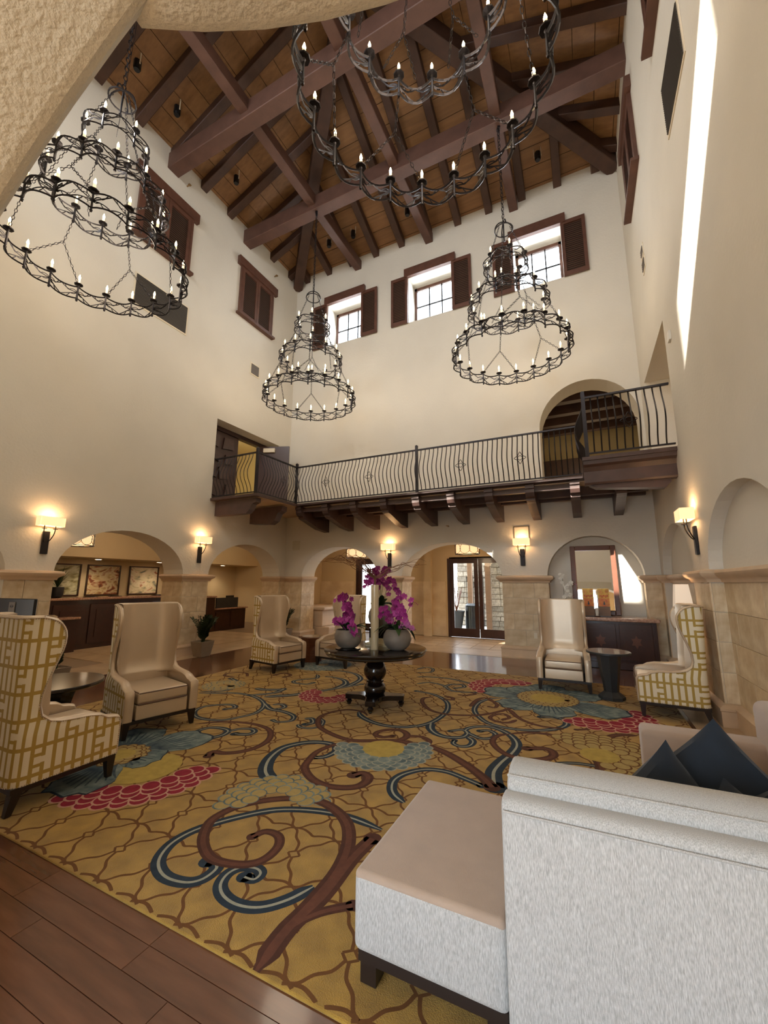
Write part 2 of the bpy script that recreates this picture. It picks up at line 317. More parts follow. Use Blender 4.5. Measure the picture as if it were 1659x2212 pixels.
# ---------------------------------------------------------------- room shell
XL, XR, YB, YF = -8.08, 1.36, 9.75, 0.35
SPR, RISE, ZC = 1.74, 0.86, 11.72
def arch_h(a, u):   # height of the arch intrados at u
    c = (a['u0']+a['u1'])/2; h = (a['u1']-a['u0'])/2; t = max(0.0, 1-((u-c)/h)**2)
    return a['spr'] + a['rise']*math.sqrt(t)
def wall_mesh(P, t, u0, u1, z0, z1, rects=(), arches=(), m='plaster'):
    """P(u, z, d): front face at d=0, back face at d=t. rect: (u0,u1,z0,z1); arch: dict(u0,u1,z0,spr,rise[,blind])"""
    b = MB(); N = 20
    holes = [tuple(r) for r in rects] + [(a['u0'], a['u1'], a['z0'], a['spr']+a['rise']) for a in arches]
    us = sorted({u0, u1, *[h[0] for h in holes], *[h[1] for h in holes]}); zs = sorted({z0, z1, *[h[2] for h in holes], *[h[3] for h in holes]})
    us = [u for u in us if u0 <= u <= u1]; zs = [z for z in zs if z0 <= z <= z1]
    q = lambda A: b.add(A, [(0, 1, 2, 3)], m)
    for i in range(len(us)-1):
        for j in range(len(zs)-1):
            cu, cz = (us[i]+us[i+1])/2, (zs[j]+zs[j+1])/2
            if any(h[0] < cu < h[1] and h[2] < cz < h[3] for h in holes): continue
            for d in (0, t): q([P(us[i], zs[j], d), P(us[i+1], zs[j], d), P(us[i+1], zs[j+1], d), P(us[i], zs[j+1], d)])
    for r in rects:
        a, c, e, f = r
        for (s1, s2) in (((a, e), (a, f)), ((c, e), (c, f)), ((a, e), (c, e)), ((a, f), (c, f))):
            q([P(*s1, 0), P(*s2, 0), P(*s2, t), P(*s1, t)])
    for a in arches:
        D = a.get('blind', t); ztop = a['spr']+a['rise']; c = (a['u0']+a['u1'])/2; h = (a['u1']-a['u0'])/2
        pts = [(c-h*math.cos(PI*k/N), a['spr']+a['rise']*math.sin(PI*k/N)) for k in range(N+1)]
        for k in range(N):
            (ua, za), (ub, zb) = pts[k], pts[k+1]
            for d in ((0,) if 'blind' in a else (0, t)): q([P(ua, za, d), P(ub, zb, d), P(ub, ztop, d), P(ua, ztop, d)])
            q([P(ua, za, 0), P(ub, zb, 0), P(ub, zb, D), P(ua, za, D)])
        for u in (a['u0'], a['u1']): q([P(u, a['z0'], 0), P(u, a['spr'], 0), P(u, a['spr'], D), P(u, a['z0'], D)])
        if a['z0'] > z0 + .01 or 'blind' in a: q([P(a['u0'], a['z0'], 0), P(a['u1'], a['z0'], 0), P(a['u1'], a['z0'], D), P(a['u0'], a['z0'], D)])
        if 'blind' in a:
            for d in (D, t): q([P(a['u0'], a['z0'], d), P(a['u1'], a['z0'], d), P(a['u1'], ztop, d), P(a['u0'], ztop, d)])
    # ends
    for u in (u0, u1): q([P(u, z0, 0), P(u, z1, 0), P(u, z1, t), P(u, z0, t)])
    q([P(u0, z1, 0), P(u1, z1, 0), P(u1, z1, t), P(u0, z1, t)])
    return b
def A(u0, u1, **k): d = dict(u0=u0, u1=u1, z0=0.0, spr=SPR, rise=RISE); d.update(k); return d
PB = lambda u, z, d: (u, YB+d, z)
PL = lambda u, z, d: (XL-d, u, z)
PR = lambda u, z, d: (XR+d, u, z)
PF = lambda u, z, d: (u, YF-d, z)
WZ0, WZ1 = 8.93, 10.36
WIN = [(-6.80, -5.56), (-4.02, -2.72), (-1.08, 0.06)]
arB = [A(-7.45, -4.96), A(-4.26, -1.73), A(-0.75, 1.09, rise=0.88, blind=0.30)]
arL = [A(0.60, 3.14), A(3.79, 6.29), A(6.97, 9.53)]
arR = [A(0.9, 3.2, blind=0.14), A(3.84, 6.23, blind=0.14), A(7.0, 9.5, blind=0.14)]
def S(o, kind='structure'): o['kind'] = kind; return o
wall_back = S(wall_mesh(PB, 0.62, XL, XR, 0, 11.95, [(a, c, WZ0, WZ1) for a, c in WIN], arB + [A(-0.72, 1.30, z0=3.55, spr=5.14, rise=1.05)]).build('wall_back', 'plaster'))
wall_left = S(wall_mesh(PL, 0.65, YF, YB, 0, 11.95, [(6.89, 9.25, 3.62, 5.69)], arL).build('wall_left', 'plaster'))
wall_right = S(wall_mesh(PR, 0.65, -0.3, YB, 0, 11.95, [(7.02, 9.25, 3.62, 5.64)], arR).build('wall_right', 'plaster'))
# front wall: wide arch over the viewer, three high windows
fr = wall_mesh(PF, 0.65, XL-0.65, XR+0.65, 2.95, 11.95, [(a, c, WZ0, WZ1) for a, c in WIN])
ca, za, ra, NA = 0.12, 0.50, 2.33, 48
ptsA = [(ca-ra*math.cos(PI*k/NA), za+ra*math.sin(PI*k/NA)) for k in range(NA+1)]
for k in range(NA):
    (ua, zA), (ub, zB) = ptsA[k], ptsA[k+1]
    rr = 0.045   # rounded arris on the room side
    fr.add([PF(ua, zA, .65), PF(ub, zB, .65), PF(ub, 2.95, .65), PF(ua, 2.95, .65)], [(0, 1, 2, 3)], 'plaster')
    oa, ob = [(ca-(ra+rr)*math.cos(PI*q/NA), za+(ra+rr)*math.sin(PI*q/NA)) for q in (k, k+1)]
    fr.add([PF(*oa, 0), PF(*ob, 0), PF(ob[0], 2.95, 0), PF(oa[0], 2.95, 0)], [(0, 1, 2, 3)], 'plaster')
    prev = None
    for q in range(5):
        an = PI/2*q/4; off = rr*(1-math.sin(an)); dep = rr*(1-math.cos(an))
        cur = []
        for kk in (k, k+1):
            th = PI*kk/NA; r2 = ra + off
            cur.append((ca-r2*math.cos(th), YF-dep, za+r2*math.sin(th)))
        if prev: fr.add([prev[0], prev[1], cur[1], cur[0]], [(0, 1, 2, 3)], 'plaster_rough')
        prev = cur
    fr.add([PF(ua, zA, rr), PF(ub, zB, rr), PF(ub, zB, 0.65), PF(ua, zA, 0.65)], [(0, 1, 2, 3)], 'plaster_rough')
fr.box((XL-0.65, YF-0.65, 0), (ca-ra, YF, 2.95), 'plaster')
wall_front = S(fr.build('wall_front'))
# bowed soffit just inside the front arch
b = MB(); c0, r0, n = (0.105, -1.05), 1.648, 36
ring = [(c0[0]+r0*math.cos(a), c0[1]+r0*math.sin(a)) for a in [PI*0.06+PI*0.88*k/n for k in range(n+1)]]
ring = [p for p in ring if p[1] > YF+0.002]
lo = [(x, y, 2.722) for x, y in ring]; e1 = [(x, y, 2.705+0.0) for x, y in [(c0[0]+(x-c0[0])*0.985, c0[1]+(y-c0[1])*0.985) for x, y in ring]]
hi = [(x, y, 3.0) for x, y in ring]; bk = [(x, YF-0.02, 2.705) for x, y in ring]; bt = [(x, YF-0.02, 3.0) for x, y in ring]
b.grid([bk, e1, lo, hi, bt])
S(b.build('trim_1', 'plaster_rough', smooth=True))
# floor slabs
floor = S(MB().box((XL-0.66, -0.3, -0.2), (XR+0.6, YB, 0), 'plankbase').build('floor', 'plankbase'))
b = MB().box((-13.6, 1.2, -0.2), (XL-0.66, 13.6, -0.002)); b.box((XL-0.66, YB, -0.2), (2.2, 12.5, -0.002)); b.box((XL-0.66, -4.2, -0.2), (2.6, -0.3, -0.001))
S(b.build('floor_hall', 'grout'))
# stone border strips beside the wood floor
b = MB().box((XL-0.66, YF, -0.01), (-7.68, YB-0.06, 0.004)); b.box((-7.68, YB-0.2, -0.01), (1.3, YB+0.66, 0.004)); b.box((1.0, 5.2, -0.01), (XR+0.1, YB-0.2, 0.0035))
S(b.build('floor_stone_border', 'tile'))
tile_me = {}
def tile(w, d, name='stone_tile'):
    k = (round(w, 3), round(d, 3))
    if k not in tile_me: tile_me[k] = MB().box((0, 0, -0.02), (w-0.012, d-0.012, 0.006)).mesh(name, 'tile')
    return tile_me[k]
fh = floor
for i in range(8):
    for j in range(4): link('stone_tile', tile(0.46, 0.46), fh, (-5.0+i*0.46, 10.42+j*0.46, 0))
for i in range(5):
    for j in range(9): link('stone_tile', tile(0.56, 0.56), fh, (-11.55+i*0.56, 5.2+j*0.56, 0))
# near planks, one object each
pl_me = {}
y = 0.30; row = 0
while y < 1.52:
    x = -5.2 + R.uniform(0, .6)
    while x < -0.1:
        L = R.choice((0.9, 1.2, 1.5)); k = L
        if k not in pl_me: pl_me[k] = MB().box((0, 0, -0.01), (L-0.003, 0.124, 0.004)).mesh('floor_plank', 'plank')
        link('floor_plank', pl_me[k], floor, (x, y, 0)); x += L
    y += 0.1275; row += 1

# hall behind the left arches, hall behind the back arches, upper rooms
def room(name, parts, m):
    b = MB()
    for a, c in parts: b.box(a, c)
    return S(b.build(name, m))
room('wall_reception', [((-13.6, 1.2, 0), (-13.4, 13.6, 3.4)), ((-13.6, 1.0, 0), (XL-0.65, 1.2, 3.4)), ((-13.4, 13.0, 0), (XL-0.65, 13.2, 3.4)), ((XL-0.66, YB+0.62, 0), (XL-0.5, 13.0, 3.4))], 'plaster_dark')
room('ceiling_reception', [((-13.6, 1.0, 3.1), (XL-0.64, 13.6, 3.3)), ((-13.4, 1.2, 2.26), (-12.2, 13.0, 3.1))], 'plaster_dark')
room('wall_entrance', [((XL-0.5, 12.4, 0), (-7.15, 12.6, 3.4)), ((-6.0, 12.4, 0), (-3.87, 12.6, 3.4)), ((-7.15, 12.4, 2.4), (-6.0, 12.6, 3.4)), ((-3.87, 12.4, 2.36), (-2.0, 12.6, 3.4)),
     ((-2.0, 12.4, 0), (1.4, 12.6, 3.4)), ((-1.6, YB+0.62, 0), (-1.45, 12.4, 3.4)), ((-4.55, 12.2, 0), (-4.35, 12.4, 3.0))], 'plaster_dark')
room('ceiling_entrance', [((XL-0.5, YB+0.62, 3.0), (1.4, 12.6, 3.2))], 'plaster_dark')
b = MB(); b.box((XL-0.49, 12.36, 0.01), (-7.2, 12.4, 1.65)); b.box((-5.95, 12.36, 0.01), (-3.92, 12.4, 1.65)); b.box((-1.64, 10.4, 0.01), (-1.6, 12.3, 1.65)); b.box((-4.58, 12.17, 0.01), (-4.32, 12.2, 1.65))
S(b.build('wall_entrance_wainscot', 'stone'))
# stepped stone ledge in the left bay
b = MB(); b.box((-8.5, 10.5, 0), (-6.95, 12.3, 0.30)); b.box((-8.5, 10.5, 0.30), (-7.2, 12.3, 0.78)); b.box((-8.5, 10.45, 0.78), (-7.1, 12.3, 0.87))
tag(bevel(b.build('stone_ledge', 'trim'), 0.02), 'stepped pale stone ledge low in the left entrance bay', 'ledge')
# front hall behind the viewer
room('wall_foyer', [((-4.6, -4.2, 0), (-4.4, -0.3, 3.3)), ((2.4, -4.2, 0), (2.6, -0.3, 3.3)), ((-4.4, -4.2, 0), (-3.7, -4.0, 3.3)), ((0.5, -4.2, 0), (2.4, -4.0, 3.3)), ((-3.7, -4.2, 0), (0.5, -4.0, 0.5)), ((-3.7, -4.2, 3.0), (0.5, -4.0, 3.3))], 'plaster_dark')
room('ceiling_foyer', [((-4.6, -4.2, 3.2), (2.6, -0.3, 3.4))], 'plaster_dark')
# rooms above
room('wall_upper_hall', [((-1.6, 13.9, 3.4), (2.4, 14.0, 6.6)), ((-1.6, YB+0.62, 3.4), (-1.5, 13.9, 6.6)), ((2.3, YB+0.62, 3.4), (2.4, 13.9, 6.6))], 'yellowwall')
b = MB().box((-1.6, YB+0.62, 6.4), (2.4, 14.0, 6.6)); 
S(b.build('ceiling_upper_hall', 'soffitwood')); S(MB().box((-1.6, YB+0.62, 3.4), (2.4, 14.0, 3.55)).build('floor_upper_hall', 'plankbase'))
up = bpy.data.objects['ceiling_upper_hall']
for k in range(4): MB().box((-1.5, 10.7+k*0.8, 6.15), (2.3, 10.9+k*0.8, 6.4)).build('ceiling_beam', 'rafter', up)
MB().box((-1.5, 13.0, 4.5), (2.3, 13.1, 5.3)).build('header_beam', 'rafter', up)
room('wall_gallery', [((-12.0, 6.2, 3.4), (-11.9, 11.0, 6.4)), ((-11.9, 6.2, 3.4), (XL-0.65, 6.3, 6.4)), ((-11.9, 10.9, 3.4), (XL-0.65, 11.0, 6.4)), ((-12.0, 6.2, 6.3), (XL-0.65, 11.0, 6.5))], 'yellowwall')
S(MB().box((-12.0, 6.2, 3.4), (XL-0.65, 11.0, 3.6)).build('floor_gallery', 'tile'))
room('wall_landing', [((XR+2.4, 6.6, 3.4), (XR+2.5, 10.0, 6.2)), ((XR+0.65, 6.5, 3.4), (XR+2.5, 6.6, 6.2)), ((XR+0.65, 10.0, 3.4), (XR+2.5, 10.1, 6.2)), ((XR+0.65, 6.5, 6.1), (XR+2.5, 10.1, 6.3)), ((XR+0.65, 6.5, 3.3), (XR+2.5, 10.1, 3.55))], 'plaster_dark')

# ---------------------------------------------------------------- stone wainscot blocks, trim, plinths
blk_me = MB().box((0, 0, 0), (1, 1, 1)).mesh('stone_block', 'stone')
def blocks(parent, P, u0, u1, z0=0.24, z1=1.63):
    """P(u, z, d) with d<0 proud of the wall"""
    S_ = MB(); 
    rows = [z0 + (z1-z0)*k/4 for k in range(5)]
    for r in range(4):
        cuts = [u0]; u = u0 + (0.25 if r % 2 else 0.46) * R.uniform(0.9, 1.1)
        while u < u1-0.16: cuts.append(u); u += R.uniform(0.36, 0.52)
        cuts.append(u1)
        for i in range(len(cuts)-1):
            g = 0.0025; a = Vector(P(cuts[i]+g, rows[r]+g, -0.016-R.uniform(0, .003))); c = Vector(P(cuts[i+1]-g, rows[r+1]-g, 0.01))
            lo = Vector((min(a.x, c.x), min(a.y, c.y), min(a.z, c.z))); hi = Vector((max(a.x, c.x), max(a.y, c.y), max(a.z, c.z)))
            link('stone_block', blk_me, parent, lo, scale=tuple(hi-lo))
TR = [(0.0, 1.625), (0.045, 1.625), (0.055, 1.66), (0.075, 1.675), (0.11, 1.70), (0.125, 1.735), (0.11, 1.765), (0.06, 1.775), (0.0, 1.78)]
BS = [(0.0, 0.0), (0.075, 0.0), (0.075, 0.17), (0.085, 0.18), (0.085, 0.205), (0.06, 0.225), (0.03, 0.245), (0.0, 0.25)]
def mould(name, path, prof, parent=None):
    """sweep a profile (offset, z) along a plan path; offset is to the right of travel; mitred corners"""
    b = MB(); n = len(path); rows = []
    for i in range(n):
        p = Vector(path[i]).to_2d()
        d0 = (Vector(path[i]).to_2d()-Vector(path[i-1]).to_2d()).normalized() if i > 0 else None
        d1 = (Vector(path[i+1]).to_2d()-Vector(path[i]).to_2d()).normalized() if i < n-1 else None
        d0 = d0 or d1; d1 = d1 or d0
        n0 = Vector((d0.y, -d0.x)); n1 = Vector((d1.y, -d1.x)); mt = (n0+n1); k = mt.length_squared
        mt = mt*(2/k) if k > 1e-6 else n0
        rows.append([(p.x+mt.x*o, p.y+mt.y*o, z) for o, z in prof])
    b.grid(rows); b.add(rows[0], [tuple(range(len(prof)))]); b.add(rows[-1], [tuple(range(len(prof)))])
    o = b.build(name, 'trim', parent, smooth=True); return o
tn = [2]
def trims(path):
    S(mould('trim_%d' % tn[0], path, TR)); S(mould('baseboard_%d' % tn[0], path, BS)); tn[0] += 1
T = 0.62
# left wall piers (travel with the wall on the left so that the moulding projects into the room)
lt = 0.65
trims([(XL-lt, 3.14), (XL, 3.14), (XL, 3.79), (XL-lt, 3.79)])
trims([(XL-lt, 6.29), (XL, 6.29), (XL, 6.97), (XL-lt, 6.97)])
trims([(XL-lt, 9.53), (XL, 9.53), (XL, YB), (-7.45, YB), (-7.45, YB+T)])
trims([(-4.96, YB+T), (-4.96, YB), (-4.26, YB), (-4.26, YB+T)])
trims([(-1.73, YB+T), (-1.73, YB), (-0.75, YB), (-0.75, YB+0.30)])
trims([(1.09, YB+0.30), (1.09, YB), (XR, YB), (XR, 9.5), (XR+0.14, 9.5), (XR+0.14, 7.0), (XR, 7.0), (XR, 6.23), (XR+0.14, 6.23), (XR+0.14, 3.84), (XR, 3.84), (XR, 2.6)])
blocks(wall_left, PL, 6.29, 6.97); blocks(wall_left, PL, 3.14, 3.79); blocks(wall_left, PL, 9.53, 9.75)
for v in (3.79, 6.97): blocks(wall_left, lambda u, z, d, v=v: (XL-u, v-d*1.0, z), 0.0, lt)  # far jambs
for v in (6.29, 9.53): blocks(wall_left, lambda u, z, d, v=v: (XL-u, v+d, z), 0.0, lt)
blocks(wall_back, PB, XL, -7.45); blocks(wall_back, PB, -4.96, -4.26); blocks(wall_back, PB, -1.73, -0.75); blocks(wall_back, PB, 1.09, XR)
for v in (-7.45, -4.26): blocks(wall_back, lambda u, z, d, v=v: (v-d, YB+u, z), 0.0, T)
blocks(wall_back, lambda u, z, d: (-0.75-d, YB+u, z), 0.0, 0.30); blocks(wall_back, lambda u, z, d: (1.09+d, YB+u, z), 0.0, 0.30)
blocks(wall_right, lambda u, z, d: (XR+u, 6.23+d, z), 0.0, 0.14, .25, 1.62); blocks(wall_right, PR, 6.23, 7.0); blocks(wall_right, PR, 9.5, 9.75); blocks(wall_right, lambda u, z, d: (XR+0.14+d, u, z), 7.0, 9.5); blocks(wall_right, lambda u, z, d: (XR+0.14+d, u, z), 3.84, 6.23)

# ---------------------------------------------------------------- roof
RX, RY, RZ = -3.36, 5.05, ZC+4.72*0.4
ceil_ = bpy.data.objects.new('ceiling', None); COL.objects.link(ceil_); ceil_['kind'] = 'structure'
cor = {'sw': (XL-.7, YF-.72, ZC-.28), 'se': (XR+.7, YF-.72, ZC-.28), 'ne': (XR+.7, YB+.7, ZC-.28), 'nw': (XL-.7, YB+.7, ZC-.28)}
ap = (RX, RY, RZ)
def slope(a, c):   # boards of one roof slope, each board its own strip
    a, c = Vector(a), Vector(c); top = Vector(ap); n = 14
    nrm = (c-a).cross(top-a).normalized(); nrm = nrm if nrm.z > 0 else -nrm
    for k in range(n):
        t0, t1 = k/n, (k+1)/n - 0.002
        q = [a.lerp(top, t0), c.lerp(top, t0), c.lerp(top, t1), a.lerp(top, t1)]
        MB().add(q + [p+nrm*0.05 for p in q], [(0, 1, 2, 3), (7, 6, 5, 4), (0, 4, 5, 1), (1, 5, 6, 2), (2, 6, 7, 3), (3, 7, 4, 0)]).build('ceiling_board', 'deck', ceil_)
    q = [p+nrm*0.055 for p in (a, c, top)]
    MB().add(q + [p+nrm*0.1 for p in q], [(0, 1, 2), (5, 4, 3), (0, 3, 4, 1), (1, 4, 5, 2), (2, 5, 3, 0)]).build('roof_slope', 'deck', ceil_)
slope(cor['sw'], cor['nw']); slope(cor['nw'], cor['ne']); slope(cor['ne'], cor['se']); slope(cor['se'], cor['sw'])
def beam(name, a, c, w, h, m='rafter', bv=0.012): return bevel(MB().bar(a, c, w, h).build(name, m, ceil_), bv, 1)
for y in (7.44, 5.07, 2.70): beam('tie_beam', (XL-.05, y, 11.35), (XR+.05, y, 11.35), 0.29, 0.42, 'beam')
for x in (-5.71, -3.36, -1.01): beam('cross_beam', (x, YF-.05, 11.42), (x, YB+.05, 11.42), 0.22, 0.30, 'beam')
zr = lambda dist: ZC + 0.4*dist - 0.12
for k in range(-5, 6):
    o = 0.857*k
    if abs(o) < 4.5:
        beam('rafter', (RX+o, YB+.05, zr(-.05)), (RX+o, RY+abs(o)+0.05, zr(YB-RY-abs(o)-.05)), 0.19, 0.22)
        beam('rafter', (XL-.05, RY+o, zr(-.05)), (RX-abs(o)-.05, RY+o, zr(RX-XL-abs(o)-.05)), 0.19, 0.22)
        beam('rafter', (XR+.05, RY+o, zr(-.05)), (RX+abs(o)+.05, RY+o, zr(RX-XL-abs(o)-.05)), 0.19, 0.22)
        beam('rafter', (RX+o, YF-.05, zr(-.05)), (RX+o, RY-abs(o)-0.05, zr(RY-YF-abs(o)-.05)), 0.19, 0.22)
for sx, sy in ((-1, 1), (1, 1), (-1, -1), (1, -1)):
    cx, cy = RX+sx*4.72, RY+sy*4.70
    beam('hip_rafter', (cx, cy, ZC-0.26), (RX, RY, RZ-0.26), 0.30, 0.40)

# ---------------------------------------------------------------- windows of the back wall
wn = 0
def rot_part(b, name, m, parent, kind=None): return b.build(name, m, parent, kind=kind)
slat_cache = {}
def shutter(parent, P, u0, u1, z0, z1, nleaf=1, d=-0.03):
    """louvred leaf built flat against a wall; P(u,z,d)"""
    def bx(b, ua, ub, za, zb, da, db):
        p, q = Vector(P(ua, za, da)), Vector(P(ub, zb, db))
        b.box((min(p.x, q.x), min(p.y, q.y), min(p.z, q.z)), (max(p.x, q.x), max(p.y, q.y), max(p.z, q.z)))
    w = (u1-u0)/nleaf
    for i in range(nleaf):
        a, c = u0+i*w+.004, u0+(i+1)*w-.004
        f = MB(); st = 0.075
        bx(f, a, a+st, z0, z1, d-.045, d); bx(f, c-st, c, z0, z1, d-.045, d); bx(f, a+st, c-st, z0, z0+.1, d-.045, d); bx(f, a+st, c-st, z1-.1, z1, d-.045, d)
        fo = f.build('shutter_frame', 'shutter', parent)
        s = MB(); n = int((z1-z0-.2)/0.052)
        for k in range(n):
            za = z0+.1+k*(z1-z0-.2)/n
            q = [P(a+st, za, d-.036), P(c-st, za, d-.036), P(c-st, za+.036, d-.008), P(a+st, za+.036, d-.008)]
            q2 = [P(a+st, za+.010, d-.036), P(c-st, za+.010, d-.036), P(c-st, za+.046, d-.008), P(a+st, za+.046, d-.008)]
            s.add(q+q2, [(0, 1, 2, 3), (7, 6, 5, 4), (0, 4, 5, 1), (2, 6, 7, 3)])
        so = s.build('louvre_slats', 'shutter', fo); so['kind'] = 'stuff'
        bk = MB(); bx(bk, a+st, c-st, z0+.1, z1-.1, d-.004, d); bk.build('shutter_backing', 'vent', fo)
for i, (a, c) in enumerate(WIN):
    w = bpy.data.objects.new('window_%d' % (i+1), None); COL.objects.link(w); w['kind'] = 'structure'
    y = YB+0.50; fa = MB()
    fa.box((a, y, WZ0), (a+.07, y+.08, WZ1)); fa.box((c-.07, y, WZ0), (c, y+.08, WZ1)); fa.box((a, y, WZ1-.08), (c, y+.08, WZ1)); fa.box((a, y, WZ0), (c, y+.08, WZ0+.07))
    fa.build('window_frame', 'shutter', w)
    nx = 3; xs = [a+.07+(c-a-.14)*k/nx for k in range(nx+1)]; zs = [WZ0+.07, WZ0+.26, WZ0+.80, WZ1-.08]
    for k in range(1, nx): MB().box((xs[k]-.016, y+.02, WZ0+.06), (xs[k]+.016, y+.05, WZ1-.07)).build('muntin', 'ironblack', w)
    for z in zs[1:3]: MB().box((a+.06, y+.02, z-.015), (c-.06, y+.05, z+.015)).build('muntin', 'ironblack', w)
    for k in range(nx):
        for j in range(3): MB().box((xs[k]+.012, y+.03, zs[j]+.012), (xs[k+1]-.012, y+.036, zs[j+1]-.012)).build('pane', 'glass', w)
    MB().box((a-.10, YB-.10, WZ1), (c+.12, YB-.001, WZ1+.26)).build('lintel', 'shutter', w)
    sw = 0.53
    shutter(w, PB, a-sw, a+.0, WZ0-.03, WZ1+.05); shutter(w, PB, c, c+sw+.02, WZ0-.03, WZ1+.05)
    # outside eaves seen through the panes
for i, (P, y0, side) in enumerate(((PL, 7.27, 'left'), (PL, 4.37, 'left'), (PR, 7.27, 'right'), (PR, 4.30, 'right'))):
    w = bpy.data.objects.new('window_%d' % (i+4), None); COL.objects.link(w); w['kind'] = 'structure'
    def bx(name, ua, ub, za, zb, da, db):
        p, q = Vector(P(ua, za, da)), Vector(P(ub, zb, db))
        MB().box((min(p.x, q.x), min(p.y, q.y), min(p.z, q.z)), (max(p.x, q.x), max(p.y, q.y), max(p.z, q.z))).build(name, 'shutter', w)
    y1 = y0+1.32
    bx('casing', y0, y0+.06, WZ0, WZ1, -.06, -.001); bx('casing', y1-.06, y1, WZ0, WZ1, -.06, -.001)
    bx('lintel', y0-.12, y1+.12, WZ1, WZ1+.25, -.10, -.001); bx('sill', y0-.06, y1+.06, WZ0-.06, WZ0, -.13, -.001)
    shutter(w, P, y0+.06, y1-.06, WZ0, WZ1, 2, -.012)
for i, (a, c) in enumerate(WIN):   # front wall windows, glazed
    w = bpy.data.objects.new('window_%d' % (i+8), None); COL.objects.link(w); w['kind'] = 'structure'
    fa = MB(); y = YF-0.50
    fa.box((a, y-.04, WZ0), (a+.05, y, WZ1)); fa.box((c-.05, y-.04, WZ0), (c, y, WZ1)); fa.box((a, y-.04, WZ1-.05), (c, y, WZ1)); fa.box((a, y-.04, WZ0), (c, y, WZ0+.05))
    fa.build('window_frame', 'shutter', w); MB().box((a+.05, y-.02, WZ0+.05), (c-.05, y-.015, WZ1-.05)).build('pane', 'glass', w)
# ---------------------------------------------------------------- balcony over the back wall arches
bal = thing('balcony', 'dark timber balcony with corbels running across the back wall', 'balcony')
ZB = 3.62
b = MB(); b.box((-6.66, 8.56, ZB-.07), (0.19, YB, ZB)); b.box((XL, 7.02, ZB-.07), (-6.66, YB, ZB)); b.box((0.19, 7.15, ZB-.07), (XR, YB, ZB)); b.build('walkway_deck', 'trim', bal)
b = MB(); b.box((-6.64, 8.33, ZB-.05), (0.2, 8.62, ZB-.002)); b.build('edge_board', 'balcwood', bal)
b = MB(); b.box((XL, 6.86, ZB-.06), (-6.62, 7.06, ZB-.002)); b.box((-6.80, 7.06, ZB-.06), (-6.62, 8.40, ZB-.002)); b.build('edge_board', 'balcwood', bal)
FAS = [(0.0, 3.56), (0.0, 3.50), (0.03, 3.46), (0.05, 3.40), (0.07, 3.22), (0.05, 3.18), (0.12, 3.18), (0.12, 3.56)]
b = MB(); b.prism([(7.12+o, z) for o, z in [(0, 3.56), (0.02, 3.50), (0.08, 3.47), (0.12, 3.40), (0.12, 3.22), (0.14, 3.19), (0.26, 3.19), (0.26, 3.56)]], 0, 0.10, XR-.001); b.build('landing_beam', 'balcwood', bal)
MB().box((0.09, 7.08, 3.555), (XR-.001, 7.42, ZB-.004)).build('edge_board', 'balcwood', bal)
MB().box((0.09, 7.30, 3.555), (0.3, 8.5, ZB-.004)).build('edge_board', 'balcwood', bal)
MB().prism([(0.16, 3.2), (0.26, 3.14), (1.20, 3.06), (1.28, 3.14), (1.28, 3.2)], 1, 7.3, 7.48).build('landing_underbeam', 'balcwood', bal)
MB().prism([(XL+.05, 3.19), (XL+.05, 3.54), (-6.72, 3.54), (-6.72, 3.44), (-6.84, 3.40), (-6.90, 3.28), (-7.0, 3.19)], 1, 6.98, 7.14).build('landing_beam', 'balcwood', bal)
MB().prism([(XL+.3, 3.10), (XL+.3, 3.5), (-6.72, 3.5), (-6.74, 3.38), (-6.86, 3.32), (-6.95, 3.14), (-7.1, 3.06)], 1, 7.9, 8.1).build('landing_beam', 'balcwood', bal)
# corbels projecting from the back wall
cprof = [(8.40, 3.555), (8.40, 3.47), (8.46, 3.47), (8.46, 3.38), (8.50, 3.34), (8.56, 3.32), (8.56, 3.27), (8.64, 3.25), (8.66, 3.20), (YB+.02, 2.98), (YB+.02, 3.30), (9.0, 3.36), (8.75, 3.555)]
cme = MB().prism([(y, z) for y, z in [(8.40, 3.555), (8.40, 3.48), (8.43, 3.47), (8.43, 3.40), (8.47, 3.33), (8.55, 3.30), (8.55, 3.26), (8.62, 3.235), (8.70, 3.22), (9.30, 3.06), (YB+.02, 3.02), (YB+.02, 3.555)]], 0, -0.085, 0.085).mesh('corbel', 'balcwood')
cx = [-6.62+0.82*k for k in range(9)] + [0.72]
for x in cx: link('corbel', cme, bal, (x, 0, 0))
for i in range(len(cx)-2):
    MB().box((cx[i]+.085, 8.50, 3.42), (cx[i+1]-.085, 8.60, 3.52)).build('corbel_rail', 'balcwood', bal)
for y in (8.95, 9.35): MB().box((-6.7, y, 3.36), (1.2, y+.12, 3.54)).build('joist', 'rafter', bal)
